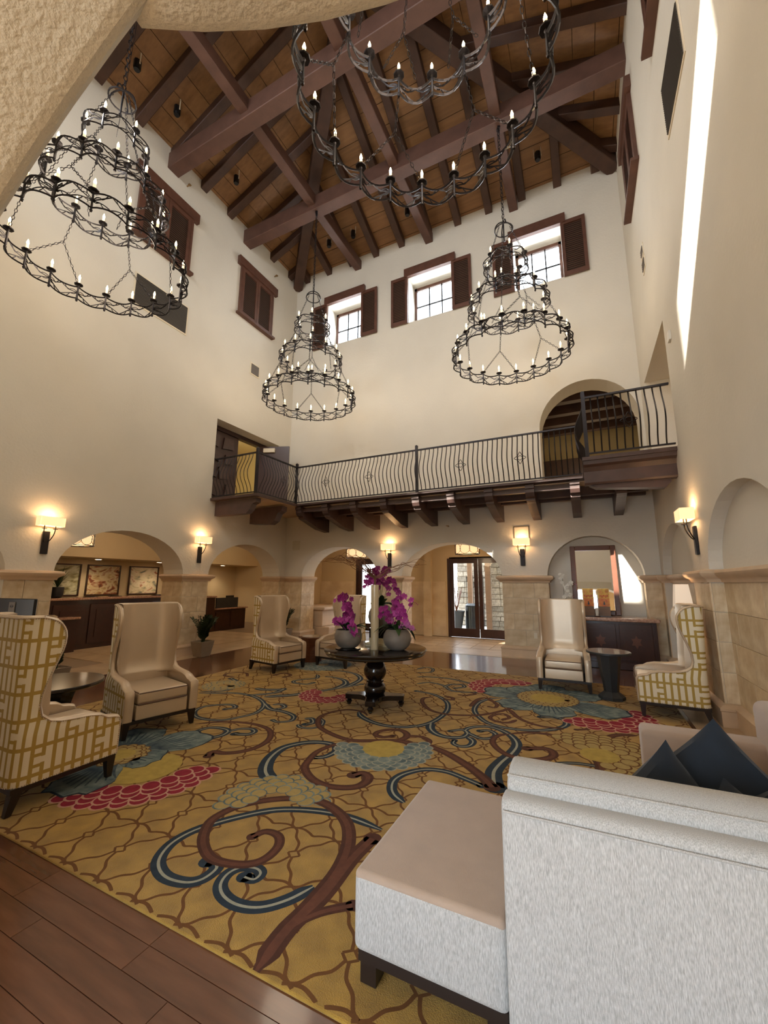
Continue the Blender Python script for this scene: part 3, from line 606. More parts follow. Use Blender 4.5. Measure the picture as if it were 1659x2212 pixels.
# belly railings
bal_shape = [(0, 0), (-.005, .06), (-.045, .18), (-.115, .30), (-.15, .42), (-.145, .52), (-.105, .64), (-.05, .76), (-.01, .88), (0, .97)]
def baluster_me(n, r=0.0105): 
    p = cat_rom([(0, o, z) for o, z in bal_shape], 2); return MB().tube(p, r, 4).mesh(n, 'iron', True)
BALM = baluster_me('baluster')
def rosette():
    b = MB(); c = []
    for k in range(8):
        a = PI/4*k; r = 0.115 if k % 2 == 0 else 0.062; c.append((math.cos(a)*r, -.148, .47+math.sin(a)*r*1.1))
    b.tube(cat_rom(c, 3, True), 0.006, 4, closed=True)
    b.tube([(0.045*math.cos(PI*k/5), -.148, .47+.045*math.sin(PI*k/5)) for k in range(10)], 0.006, 4, closed=True)
    return b.mesh('rosette', 'iron')
ROS = rosette()
RTOP = baluster_me('baluster')
def railing(name, label, p0, p1, rosettes=(), posts=(), n=None, posth=1.10, out=1):
    """balusters from p0 to p1 at balcony level, bellies towards the right hand of travel... (local -y)"""
    p0, p1 = Vector(p0), Vector(p1); d = p1-p0; L = d.length; ang = math.atan2(d.y, d.x)
    t = thing(name, label, 'railing', (p0.x, p0.y, ZB), ang)
    n = n or int(round(L/0.103)); st = L/n
    MB().box((0, -.022, .985), (L, .022, 1.015)).build('handrail', 'iron', t)
    MB().box((0, -.016, .035), (L, .016, .058)).build('bottom_rail', 'iron', t)
    for k in range(1, n): link('baluster', BALM, t, (k*st, 0, .04))
    for u in rosettes: link('rosette', ROS, t, (u, 0, 0))
    for u in posts:
        MB().box((u-.028, -.028, 0), (u+.028, .028, posth)).add([(u-.03, -.03, posth), (u+.03, -.03, posth), (u+.03, .03, posth), (u-.03, .03, posth), (u, 0, posth+.03)], [(0, 1, 4), (1, 2, 4), (2, 3, 4), (3, 0, 4)]).build('post', 'iron', t)
    return t
railing('balcony_railing', 'long wrought iron belly railing with four small flower rosettes across the back wall', (-6.71, 8.41, 0), (0.15, 8.41, 0), (1.03, 2.26, 4.48, 5.70), (0.0, 3.42), 68)
railing('side_railing', 'short wrought iron railing facing the left corner door with one rosette', (-6.71, 6.94, 0), (-6.71, 8.41, 0), (0.78,), (0.0,), 15)
railing('end_railing', 'short belly railing on the left wall in front of the carved door', (XL+.01, 6.94, 0), (-6.74, 6.94, 0), (), (), 12)
railing('landing_railing', 'bright edged belly railing of the right landing with one rosette', (0.17, 7.10, 0), (XR-.01, 7.10, 0), (0.60,), (0.0,), 11)
t = railing('return_railing', 'short railing seen edge on as a dense bundle beside the right landing post', (0.185, 8.36, 0), (0.165, 7.16, 0), (), (), 13)

# left doorway on the balcony
cd_ = S(MB().box((-8.56, 6.92, ZB), (-8.50, 8.02, 5.58)).build('door_3', 'doorcarve'))
pol = [(0.12, 0.25), (0.5, 0.18), (0.62, 0.5), (0.3, 0.6)], [(0.68, 0.2), (0.98, 0.3), (0.95, 0.62), (0.74, 0.55)], [(0.12, 0.72), (0.4, 0.68), (0.34, 1.0), (0.14, 1.1)], [(0.5, 0.66), (0.8, 0.72), (0.7, 1.02), (0.46, 0.98)], [(0.16, 1.2), (0.46, 1.12), (0.56, 1.34), (0.22, 1.45)], [(0.66, 1.1), (0.96, 1.16), (0.9, 1.42), (0.66, 1.36)], [(0.14, 1.56), (0.4, 1.5), (0.42, 1.84), (0.16, 1.86)], [(0.54, 1.5), (0.92, 1.56), (0.9, 1.86), (0.58, 1.82)]
for q in pol: MB().prism([(6.92+u, ZB+z) for u, z in q], 0, -8.50, -8.455).build('raised_panel', 'balcwood', cd_)
MB().box((-8.6, 6.89, 5.58), (-8.45, 9.24, 5.69)).build('door_head', 'doorcarve', cd_)
dl = S(MB().box((0, 0, 0), (0.92, 0.05, 1.93)).build('door_4', 'leafdoor', loc=(-8.42, 8.74, ZB+.01))); dl.rotation_euler = (0, 0, math.atan2(.34, .86))
MB().box((0.16, -.06, 1.74), (0.50, 0.0, 1.86)).build('door_closer', 'ventframe', dl)
tag(MB().box((-11.86, 8.9, 4.7), (-11.84, 9.5, 5.4)).build('framed_notice', 'black', kind=None), 'small dark framed notice on the yellow wall inside the balcony doorway', 'picture')
MB().box((-11.84, 8.97, 4.78), (-11.835, 9.43, 5.0)).build('notice_sheet', 'greypanel', bpy.data.objects['framed_notice'])
lamp('gallery_light', 'POINT', (-10.2, 8.6, 6.0), 45, (1.0, 0.85, 0.5), shadow_soft_size=0.3)
lamp('upper_hall_light', 'POINT', (0.2, 11.6, 5.0), 16, (1.0, 0.75, 0.42), shadow_soft_size=0.3)
lamp('landing_light', 'POINT', (XR+1.4, 8.2, 5.3), 14, (1.0, 0.85, 0.65), shadow_soft_size=0.3)

# ---------------------------------------------------------------- chandeliers
def bez(pts, k=4): return cat_rom(pts, k)
def tier_mesh(n, r, h=0.19, bulge=0.075):
    """scalloped open-work band: n bays, posts at radius r"""
    b = MB()
    def pos(k, u, z):   # u in 0..1 along bay k, bowed outwards
        a0, a1 = 2*PI*k/n, 2*PI*(k+1)/n; p0 = Vector((math.cos(a0), math.sin(a0), 0))*r; p1 = Vector((math.cos(a1), math.sin(a1), 0))*r
        p = p0.lerp(p1, u); am = (a0+a1)/2; bow = (r*(1-math.cos(PI/n))+bulge)*(1-(2*u-1)**2)
        return p + Vector((math.cos(am), math.sin(am), 0))*bow + Vector((0, 0, z))
    for k in range(n):
        for z, rr in ((-.03, .0125), (-.03-h, .0125)): b.tube([pos(k, u/7, z) for u in range(8)], rr, 4)
        zm = -.03-h/2
        for sg in (0, 1):
            U = (lambda u: u) if sg == 0 else (lambda u: 1-u)
            b.tube([pos(k, U(p.x), zm+p.y*h) for p in bez([(0, 0), (.22, .12), (.4, .33), (.5, .48)], 2)], .0075, 3)
            b.tube([pos(k, U(p.x), zm+p.y*h) for p in bez([(0, 0), (.2, -.15), (.36, -.30), (.5, -.47)], 2)], .0075, 3)
            b.tube([pos(k, U(p.x), zm+p.y*h) for p in bez([(0, .02), (.1, .22), (.2, .2), (.24, .1), (.32, .22), (.38, .44)], 2)], .0065, 3)
            b.tube([pos(k, U(p.x), zm+p.y*h) for p in bez([(0, -.02), (.1, -.18), (.2, -.14), (.24, -.3), (.3, -.46)], 2)], .0065, 3)
    return b.mesh('scrolled_band', 'iron')
tierm = {18: tier_mesh(18, 1.02), 12: tier_mesh(12, 0.69), 6: tier_mesh(6, 0.37, bulge=0.06)}
candle_me = MB().lathe([(0.012, -.27), (0.018, -.25), (0.010, -.235), (0.014, -.22), (0.012, -.02), (0.02, -.005), (0.056, .004), (0.060, .014), (0.02, .014)], 8).mesh('drip_pan', 'iron')
sleeve_me = MB().lathe([(0.0165, .012), (0.0165, .10)], 8).mesh('candle_sleeve', 'candle')
bulb_me = MB().lathe([(0.008, .10), (0.015, .118), (0.016, .134), (0.010, .158), (0.003, .182)], 8).mesh('flame_bulb', 'flame', True)
def link_chain(pts_list, ll=0.055, r=0.0045, m='iron'):
    b = MB()
    for a, c in pts_list:
        a, c = Vector(a), Vector(c); d = c-a; n = max(1, int(d.length/(ll*.82))); d.normalize(); s0 = d.orthogonal().normalized(); s1 = d.cross(s0)
        for k in range(n):
            ctr = a + (c-a)*((k+.5)/n); s = s0 if k % 2 else s1
            b.tube([ctr + d*math.cos(t)*ll*.5 + s*math.sin(t)*ll*.26 for t in [2*PI*q/6 for q in range(6)]], r, 3, closed=True)
    return b
def make_chandelier(label):
    t = thing('chandelier', label, 'chandelier', (0, 0, 0), 0, 'four tiered candle chandeliers')
    zt = {18: 6.06, 12: 7.03, 6: 7.92}; rad = {18: 1.02, 12: .69, 6: .37}
    for n in (18, 12, 6):
        ring = link('candle_ring', tierm[n], t, (0, 0, zt[n]))
        for k in range(n):
            a = 2*PI*k/n; p = (rad[n]*math.cos(a), rad[n]*math.sin(a), 0)
            link('drip_pan', candle_me, ring, p); link('candle_sleeve', sleeve_me, ring, p); link('flame_bulb', bulb_me, ring, p)
    # chains with forks: ring below <- fork <- ring above
    def drops(n, nf, z_hi, r_hi, off):
        z_lo, r_lo = zt[n], rad[n]; seg = []
        for k in range(nf):
            a = 2*PI*(k+off)/nf; zf = z_lo + (.42 if n == 18 else .30); rf = r_lo*.45 + r_hi*.55
            f = (rf*math.cos(a), rf*math.sin(a), zf); u = (r_hi*math.cos(a), r_hi*math.sin(a), z_hi)
            seg.append((u, f)); da = 2*PI/n*(1.0 if n == 18 else .5)
            for s in (-1, 1): seg.append((f, (r_lo*math.cos(a+s*da), r_lo*math.sin(a+s*da), z_lo)))
        return seg
    for dr_ in (drops(18, 6, zt[12]-.22, rad[12], 0.0), drops(12, 6, zt[6]-.22, rad[6], 0.0)):
        for q in range(6): link_chain(dr_[q*3:q*3+3]).build('chain', 'iron', t)
    for k in range(3): link_chain([((0.12*math.cos(2*PI*k/3), .12*math.sin(2*PI*k/3), 8.66), (rad[6]*math.cos(2*PI*k/3), rad[6]*math.sin(2*PI*k/3), zt[6]))]).build('chain', 'iron', t)
    b = MB(); c = 8.66; q = 0.175
    b.tube([(q*math.cos(a), q*math.sin(a), c-.03) for a in [2*PI*k/20 for k in range(20)]], .012, 5, closed=True)
    for ph in (0, PI/2): b.tube([(q*math.sin(a)*math.cos(ph), q*math.sin(a)*math.sin(ph), c-.03+q*math.cos(a)*1.1) for a in [-PI/2+PI*k/12 for k in range(13)]], .012, 5)
    b.tube([(0, 0, c+.17), (0, 0, c-.26)], .012, 5); b.lathe([(.01, -.30), (.025, -.28), (.01, -.26)], 6, (0, 0, c))
    b.build('orb_hanger', 'iron', t)
    link_chain([((0, 0, 8.83), (0, 0, 11.12))], 0.10, 0.008).build('hanging_chain', 'iron', t)
    MB().tube([(0.12, 0, 11.14), (0.10, 0, 10.3), (0.03, 0, 8.8), (0.02, .02, 8.0)], .004, 3).build('supply_cord', 'ironblack', t)
    MB().box((-.05, -.03, 11.10), (.05, .03, 11.14)).lathe([(.02, 11.02), (.03, 11.06), (.02, 11.10)], 6).build('beam_hook', 'iron', t)
    lamp('candle_light', 'POINT', (0, 0, 6.35), 66, (1.0, 0.84, 0.64), parent=t, shadow_soft_size=0.45)
    lamp('candle_light', 'POINT', (0, 0, 8.1), 18, (1.0, 0.88, 0.72), parent=t, shadow_soft_size=0.3)
    return t
ch = make_chandelier('tiered wrought iron candle chandelier hanging in front of the left back corner')
ch.location = (-5.63, 7.41, 0); ch.rotation_euler = (0, 0, 2.175)
dup(ch, (-0.98, 7.44, 0), 1.95, 'tiered wrought iron candle chandelier hanging in front of the rightmost high window')
dup(ch, (-5.69, 2.69, 0.03), 2.21, 'tiered wrought iron candle chandelier at upper left, partly behind the plaster arch')
dup(ch, (-0.97, 2.69, -0.05), 2.28, 'tiered wrought iron candle chandelier overhead, only its lowest rings in the picture')

# ---------------------------------------------------------------- sconces
def sconce(label, loc, rz, group='shaded wall sconces'):
    t = thing('wall_sconce', label, 'sconce', loc, rz, None)   # local: wall plane y=0, room towards -y
    bevel(MB().box((-.05, -.035, -.36), (.05, 0, 0.02)).build('back_bar', 'ironblack', t), .008)
    for s in (-1, 1):
        MB().tube(cat_rom([(0.02*s, -.03, -.16), (.05*s, -.06, -.12), (.075*s, -.10, -.02), (.08*s, -.11, .08), (.08*s, -.11, .16)], 3), .008, 5).build('arm', 'ironblack', t)
        MB().lathe([(.012, .05), (.035, .055), (.035, .062), (.012, .068)], 10, (.08*s, -.11, 0)).build('drip_pan', 'ironblack', t)
    b = MB(); w, d0, d1, z0, z1 = .175, -.19, -.035, .10, .25
    b.box((-w, d0, z0), (w, d0+.004, z1)); b.box((-w, d1, z0), (w, d1+.004, z1)); b.box((-w, d0, z0), (-w+.004, d1, z1)); b.box((w-.004, d0, z0), (w, d1, z1))
    b.build('shade', 'shade', t)
    lamp('sconce_light', 'POINT', (0, -.11, .17), 6.0, (1.0, 0.62, 0.30), parent=t, shadow_soft_size=0.04)
    lamp('sconce_light', 'POINT', (0, -.11, .29), 3.2, (1.0, 0.62, 0.30), parent=t, shadow_soft_size=0.04)
    return t
sconce('shaded wall sconce on the left wall left of the large arch', (XL, 3.60, 2.41), PI/2)
sconce('shaded wall sconce on the left wall between the two arches', (XL, 6.67, 2.40), PI/2)
sconce('shaded wall sconce on the back wall behind the orchids', (-4.60, YB, 2.36), 0)
s2 = sconce('shaded wall sconce beside the entrance doors with a square outline above it', (-1.25, YB, 2.36), 0)
sconce('shaded wall sconce on the right wall pier seen from the side', (XR, 6.60, 2.34), -PI/2)
b = MB(); 
for a, c in (((-.17, -.012, .18), (-.155, -.001, .56)), ((.155, -.012, .18), (.17, -.001, .56)), ((-.17, -.012, .545), (.17, -.001, .56))): b.box(a, c)
tag(b.build('wall_panel_outline', 'brass', loc=(-1.25, YB, 2.34)), 'thin square metal outline on the wall around a sconce', 'panel')

# ---------------------------------------------------------------- small wall fittings
def wbox(name, P, u0, u1, z0, z1, d, m, parent=None):
    p, q = Vector(P(u0, z0, -d)), Vector(P(u1, z1, -0.001))
    return MB().box((min(p.x, q.x), min(p.y, q.y), min(p.z, q.z)), (max(p.x, q.x), max(p.y, q.y), max(p.z, q.z))).build(name, m, parent)
def grille(name, label, P, u0, u1, z0, z1, m='vent'):
    t = tag(wbox(name, P, u0, u1, z0, z1, 0.012, 'ventframe'), label, 'vent'); w = min(.035, (u1-u0)*.15)
    wbox('vent_panel', P, u0+w, u1-w, z0+w, z1-w, .018, m, t)
    b = MB(); n = int((z1-z0-2*w)/.035)
    for k in range(n):
        z = z0+w+(k+.5)*(z1-z0-2*w)/n; p, q = Vector(P(u0+w, z-.006, -.026)), Vector(P(u1-w, z+.006, -.016))
        b.box((min(p.x, q.x), min(p.y, q.y), p.z), (max(p.x, q.x), max(p.y, q.y), q.z))
    o = b.build('vent_slats', m, t); o['kind'] = 'stuff'
grille('return_grille', 'large dark rectangular air grille high on the left wall', PL, 4.50, 5.80, 7.34, 8.08)
grille('return_grille', 'large dark rectangular air grille high on the right wall', PR, 4.46, 5.44, 7.18, 7.96)
grille('air_vent', 'small square grey vent on the left wall near the corner', PL, 7.86, 8.22, 7.40, 7.76, 'greypanel')
grille('air_vent', 'narrow pale vent on the right wall, the upper one of two', PR, 7.75, 8.0, 7.46, 7.66, 'greypanel')
grille('air_vent', 'narrow pale vent on the right wall, the lower one of two', PR, 7.72, 8.0, 7.16, 7.40, 'greypanel')
tag(wbox('wall_box', PR, 6.60, 6.72, 5.08, 5.22, .03, 'white'), 'tiny white sensor box on the right wall above the landing', 'sensor')
tag(wbox('flush_speaker', PB, -7.82, -7.55, 2.55, 2.83, .008, 'plaster_rough'), 'flush square speaker grille on the back wall beside the left corner', 'speaker')
def sprinkler(label, P, u, z):
    p = Vector(P(u, z, 0)); q = Vector(P(u, z, -.09))
    t = tag(MB().tube([p, q], .018, 6).build('sprinkler_head', 'brass'), label, 'sprinkler', None)
    MB().box((q.x-.03, q.y-.03, q.z-.008), (q.x+.03, q.y+.03, q.z+.008)).build('deflector', 'brass', t)
sprinkler('small brass sprinkler high on the left wall near the first rafters', PL, 5.45, 11.15)
sprinkler('small brass sprinkler high on the left wall near the corner', PL, 8.62, 11.05)
sprinkler('small brass sprinkler on the back wall under the balcony', PB, -2.98, 3.0)
for i, (x, y, z, lb) in enumerate([(-7.33, 3.64, 11.84, 'black spotlight on the left roof slope, nearest the plaster arch'), (-7.32, 4.53, 11.84, 'black spotlight on the left roof slope, second from the plaster arch'), (-7.33, 6.25, 11.84, 'black spotlight on the left roof slope between the two tie beams'),
      (-6.3, 8.97, 11.85, 'black spotlight on the back roof slope, leftmost'), (-5.46, 8.99, 11.84, 'black spotlight on the back roof slope, second from the left'), (-3.73, 9.01, 11.84, 'black spotlight on the back roof slope above the middle window'), (-0.31, 9.0, 11.84, 'black spotlight on the back roof slope, rightmost')]):
    t = thing('spotlight', lb, 'spotlight', (x, y, z))
    MB().lathe([(.055, -.16), (.07, -.12), (.07, .05), (.04, .07)], 10).build('lamp_can', 'black', t)
    MB().box((-.085, -.01, -.05), (-.075, .01, .22)).box((.075, -.01, -.05), (.085, .01, .22)).build('bracket', 'ventframe', t)
# ---------------------------------------------------------------- carpet
CX0, CX1, CY0, CY1 = -6.02, 0.95, 1.545, 7.78
car = tag(bevel(MB().box((CX0, CY0, 0.0), (CX1, CY1, 0.016)).build('carpet', 'carpet'), 0.008, 2), 'large gold carpet with brown and blue scrolls and flowers under the seating', 'rug')
def ribbon(b, pts, w0, w1, z, m, taper=0.35, sub=5):
    P = cat_rom(pts, sub); n = len(P); L = []
    tot = 0; acc = [0]
    for i in range(1, n): tot += (P[i]-P[i-1]).length; acc.append(tot)
    for i in range(n):
        d = (P[min(i+1, n-1)]-P[max(i-1, 0)]).normalized(); s = Vector((-d.y, d.x, 0)); t = acc[i]/tot
        w = (w0+(w1-w0)*t)/2
        if t < 0.06: w *= taper + (1-taper)*t/0.06
        L.append([(min(max(q.x, CX0+.01), CX1-.01), min(max(q.y, CY0+.006), CY1-.01), z) for q in (P[i]-s*w, P[i]+s*w)])
    b.grid(L, m)
    return P[-1], P[0]
def disc(b, c, r, z, m, n=14, sx=1, rot=0):
    vs = [(c[0]+r*(math.cos(a)*sx*math.cos(rot)-math.sin(a)*math.sin(rot)), c[1]+r*(math.cos(a)*sx*math.sin(rot)+math.sin(a)*math.cos(rot)), z) for a in [2*PI*k/n for k in range(n)]]
    if all(CX0 < v[0] < CX1 and CY0 < v[1] < CY1 for v in vs): b.add(vs, [tuple(range(n))], m)
# trellis
jz = [0]; tb = MB(); ox, oy, px_, py_ = -2.957, 2.213, 0.322, 0.4285; wl = 0.017; zt_ = 0.0172
for i in range(-10, 14):
    for j in range(-2, 14):
        x, y = ox+i*px_, oy+j*py_
        if not (CX0+.02 < x < CX1-.02 and CY0-.3 < y < CY1+.1): continue
        def seg(pts, w=wl):
            pts = [(p[0], p[1]) for p in pts]
            jz[0] = (jz[0]+1) % 7; run = []
            for p in cat_rom(pts, 4)+[None]:
                if p is not None and CX0+.01 < p[0] < CX1-.01 and CY0+.006 < p[1] < CY1-.01: run.append((p[0], p[1]))
                else:
                    if len(run) > 1: ribbon(tb, run, w, w, zt_+jz[0]*.0004, 'c_trellis', 1.0, 1)
                    run = []
        dx, dy = .042, .034
        dm = [(x-dx, y), (x, y+dy), (x+dx, y), (x, y-dy)]
        for k in range(4): seg([dm[k], ((dm[k][0]+dm[(k+1) % 4][0])/2, (dm[k][1]+dm[(k+1) % 4][1])/2), dm[(k+1) % 4]], .014)
        for sx in (-1, 1):
            for sy in (-1, 1):
                hx, hy = x+sx*px_/2, y+sy*py_/2
                seg([(x+sx*.01, y+sy*dy*.9), (x+sx*.035, y+sy*(dy+.06)), (hx-sx*.07, hy-sy*.075), (hx-sx*.035, hy-sy*.02), (hx, hy)])
        hx, hy = x+px_/2, y+py_/2
        seg([(hx, hy), (hx+.06, hy+.012), (hx+.12, hy-.004), (hx+px_/2, hy-.022), (hx+px_-.12, hy-.004), (hx+px_-.06, hy+.012), (hx+px_, hy)], .018)
tb.build('trellis_pattern', None, car)
TRC = {"br":[[0.085,0.05,[[-1.34,1.54],[-1.36,1.75],[-1.35,1.97],[-1.36,2.21],[-1.43,2.44],[-1.55,2.62],[-1.72,2.73],[-1.9,2.77],[-2.05,2.73],[-2.23,2.61],[-2.36,2.44],[-2.39,2.26],[-2.31,2.12],[-2.21,2.03],[-2.08,1.97],[-1.95,1.98],[-1.84,2.03],[-1.79,2.11],[-1.8,2.23],[-1.87,2.31],[-1.97,2.31],[-2.01,2.23]]],[0.09,0.08,[[-1.34,1.57],[-1.36,1.78],[-1.33,2.02],[-1.34,2.33],[-1.32,2.55]]],[0.04,0.05,[[-1.34,1.65],[-1.35,1.79],[-1.28,1.92],[-1.16,2.03]]],[0.04,0.09,[[-2.49,4.65],[-2.62,4.76],[-2.82,4.75],[-2.94,4.6],[-2.98,4.39],[-2.9,4.21],[-2.78,4.07],[-2.6,3.97],[-2.38,3.9],[-2.23,3.9],[-2.04,3.99],[-1.85,4.09],[-1.68,4.09],[-1.53,4.11],[-1.3,4.02],[-1.06,3.85],[-0.88,3.68],[-0.78,3.55]]],[0.05,0.08,[[-2.25,3.88],[-2.36,3.71],[-2.41,3.5],[-2.36,3.28],[-2.3,3.16],[-2.15,3.04],[-1.99,2.99],[-1.85,3.01],[-1.74,3.08],[-1.71,3.18],[-1.74,3.27],[-1.81,3.3],[-1.86,3.24]]],[0.04,0.07,[[-4.09,3.51],[-3.94,3.66],[-3.73,3.77],[-3.49,3.81],[-3.27,3.77],[-3.12,3.66],[-3.02,3.5],[-3.0,3.31],[-3.06,3.17],[-3.17,3.08],[-3.29,3.05],[-3.25,2.97]]],[0.07,0.05,[[-1.84,4.11],[-1.8,4.2],[-1.83,4.31],[-1.93,4.38],[-2.05,4.34],[-2.13,4.23],[-2.11,4.13],[-2.02,4.11],[-1.94,4.19]]],[0.05,0.05,[[-1.83,4.14],[-1.78,4.26],[-1.66,4.3],[-1.55,4.24],[-1.53,4.13]]],[0.05,0.08,[[-0.85,4.8],[-0.95,4.7],[-0.97,4.52],[-0.89,4.35],[-0.76,4.23],[-0.6,4.22],[-0.47,4.29],[-0.39,4.4],[-0.41,4.52],[-0.49,4.55],[-0.63,4.48]]],[0.04,0.1,[[-0.85,4.8],[-0.69,4.93],[-0.49,4.98],[-0.29,4.92],[-0.14,4.77],[-0.04,4.56],[0.01,4.35],[-0.0,4.16]]],[0.05,0.05,[[-2.05,5.81],[-2.15,5.68],[-2.09,5.47],[-1.9,5.22],[-1.68,5.14],[-1.44,5.2],[-1.23,5.34],[-1.05,5.62],[-0.92,5.92]]],[0.06,0.04,[[-0.99,5.68],[-0.86,5.43],[-0.73,5.29],[-0.54,5.21],[-0.36,5.24]]],[0.05,0.04,[[-0.85,5.32],[-0.91,5.18],[-1.03,5.14],[-1.14,5.23],[-1.13,5.36],[-1.03,5.47],[-0.94,5.36],[-0.99,5.25]]],[0.06,0.04,[[-1.47,5.58],[-1.46,5.95],[-1.37,6.08],[-1.19,5.86],[-1.17,5.69],[-1.25,5.69]]],[0.06,0.04,[[-0.28,5.55],[-0.17,5.58],[-0.07,5.49],[-0.1,5.35],[-0.21,5.27]]],[0.07,0.07,[[0.37,5.37],[0.21,5.31],[0.11,5.19],[0.09,5.05],[0.17,4.97],[0.34,4.99]]],[0.05,0.04,[[-5.45,5.42],[-5.68,5.42],[-5.78,5.55],[-5.69,5.72],[-5.52,5.75],[-5.34,5.59]]],[0.05,0.05,[[-4.96,5.79],[-4.93,6.05],[-4.72,5.98],[-4.72,5.8]]],[0.05,0.04,[[-1.78,6.07],[-1.66,6.09],[-1.56,6.21],[-1.62,6.27]]],[0.05,0.05,[[-1.93,5.91],[-1.81,5.89],[-1.77,5.79],[-1.86,5.75]]]],"bl":[[0.05,0.06,[[-1.31,2.66],[-1.59,2.69],[-1.84,2.65],[-2.08,2.54],[-2.25,2.36],[-2.38,2.15],[-2.41,1.99],[-2.37,1.87],[-2.29,1.79],[-2.17,1.75],[-2.04,1.77],[-1.98,1.83],[-1.98,1.92],[-2.03,1.95],[-2.07,1.94]]],[0.06,0.05,[[-1.41,2.05],[-1.47,1.92],[-1.56,1.82],[-1.67,1.78],[-1.78,1.79],[-1.86,1.84],[-1.89,1.92],[-1.86,1.99],[-1.78,2.02],[-1.73,2.0],[-1.73,1.95],[-1.79,1.94]]],[0.1,0.05,[[-2.31,2.81],[-2.46,2.89],[-2.59,2.99],[-2.71,3.18],[-2.76,3.4],[-2.71,3.55],[-2.6,3.67],[-2.45,3.72],[-2.33,3.69],[-2.26,3.58],[-2.28,3.44],[-2.36,3.38]]],[0.06,0.05,[[-2.66,4.74],[-2.56,4.61],[-2.36,4.49],[-2.14,4.44],[-1.94,4.49],[-1.84,4.58],[-1.82,4.58],[-1.72,4.77],[-1.68,5.08],[-1.71,5.38],[-1.83,5.68],[-2.08,5.92],[-2.38,5.99]]],[0.08,0.04,[[-1.72,4.77],[-1.66,4.58],[-1.54,4.45],[-1.39,4.42],[-1.27,4.5],[-1.26,4.64],[-1.34,4.7],[-1.44,4.6]]],[0.04,0.11,[[-1.25,4.6],[-1.3,4.72],[-1.24,4.85],[-1.09,4.93],[-0.92,4.86],[-0.79,4.7],[-0.73,4.51],[-0.75,4.27],[-0.8,4.04],[-0.82,3.81],[-0.76,3.56]]],[0.06,0.04,[[-1.23,4.52],[-1.15,4.43],[-1.15,4.3],[-1.23,4.24],[-1.31,4.28],[-1.32,4.36]]],[0.05,0.05,[[-1.26,4.64],[-1.1,4.54],[-0.99,4.61],[-0.98,4.73],[-1.07,4.81],[-1.15,4.75]]],[0.05,0.06,[[-1.19,6.17],[-1.32,6.06],[-1.41,5.82],[-1.39,5.48],[-1.27,5.22],[-1.11,5.04],[-0.88,4.98],[-0.64,5.03],[-0.43,5.18],[-0.32,5.37],[-0.34,5.55],[-0.46,5.61],[-0.6,5.56]]],[0.06,0.05,[[-1.31,3.03],[-1.42,3.1],[-1.49,3.2],[-1.52,3.33],[-1.48,3.47],[-1.36,3.61],[-1.18,3.65],[-0.99,3.59],[-0.86,3.54]]],[0.05,0.05,[[-5.15,4.44],[-4.94,4.55],[-4.67,4.69],[-4.31,4.67],[-4.01,4.52],[-3.84,4.33],[-3.77,4.11],[-3.83,3.91],[-3.92,3.75],[-4.12,3.68],[-4.33,3.71],[-4.51,3.86],[-4.54,4.04],[-4.43,4.17],[-4.28,4.24],[-4.16,4.17],[-4.22,4.07]]],[0.07,0.04,[[-3.95,4.48],[-3.72,4.33],[-3.49,4.32],[-3.28,4.24],[-3.2,4.09],[-3.3,3.99],[-3.4,4.01]]],[0.05,0.05,[[-3.81,4.48],[-3.73,4.55],[-3.61,4.48],[-3.63,4.37]]],[0.04,0.04,[[-3.05,4.03],[-2.97,3.97],[-2.85,3.99],[-2.79,4.09],[-2.85,4.24],[-2.94,4.3]]],[0.05,0.06,[[-3.1,4.22],[-3.03,4.26],[-2.93,4.15],[-2.97,4.07]]],[0.06,0.05,[[-3.71,3.19],[-3.61,3.28],[-3.55,3.4],[-3.59,3.52],[-3.71,3.55],[-3.85,3.5],[-3.88,3.37],[-3.79,3.28],[-3.67,3.3]]],[0.04,0.06,[[-3.56,3.51],[-3.53,3.62],[-3.41,3.68],[-3.32,3.63],[-3.33,3.54],[-3.46,3.49]]],[0.1,0.05,[[-4.18,4.73],[-3.89,4.98],[-3.66,5.33],[-3.49,5.65],[-3.31,5.98]]],[0.1,0.04,[[-3.53,5.56],[-3.54,5.86],[-3.71,6.09],[-3.96,6.18],[-4.1,6.17]]],[0.08,0.04,[[-3.44,5.77],[-3.49,6.26],[-3.78,6.58],[-4.12,6.66],[-4.38,6.59]]],[0.04,0.06,[[-5.2,4.5],[-4.94,4.68],[-4.96,4.94],[-5.15,5.19],[-5.44,5.32]]],[0.05,0.05,[[-4.34,6.23],[-4.19,6.01],[-4.31,5.84],[-4.4,5.68],[-4.31,5.57],[-4.09,5.58],[-4.05,5.71]]],[0.08,0.06,[[-4.62,5.03],[-4.45,5.02],[-4.26,5.12],[-4.21,5.19],[-4.2,4.93],[-4.41,4.7]]],[0.04,0.05,[[-2.54,6.4],[-2.39,6.58],[-2.14,6.5],[-1.9,6.24],[-1.59,6.3]]],[0.05,0.05,[[-2.08,6.38],[-2.05,6.6],[-1.89,6.68],[-1.81,6.55],[-1.91,6.42]]],[0.05,0.05,[[-2.73,6.87],[-2.38,6.99],[-2.09,6.96],[-1.81,6.83]]],[0.05,0.04,[[-2.94,7.42],[-2.87,7.68],[-2.7,7.62],[-2.63,7.33],[-2.8,7.19]]],[0.05,0.04,[[0.26,4.18],[0.14,4.29],[-0.03,4.34],[-0.19,4.33],[-0.33,4.26],[-0.45,4.15]]]]}
def scroll(name, w0, w1, pts, m, m2, z, rt):
    b = MB(); e, s = ribbon(b, pts, w0, w1, z, m); disc(b, (e.x, e.y), w1*0.62, z, m)
    ribbon(b, pts, w0*rt, w1*rt, z+.0014, m2); b.build(name, None, car)
for i, (w0, w1, pts) in enumerate(TRC['bl']): scroll('blue_scroll', w0*1.45, w1*1.4, pts, 'c_blue', 'c_pale', .0215+i*.0003, .2)
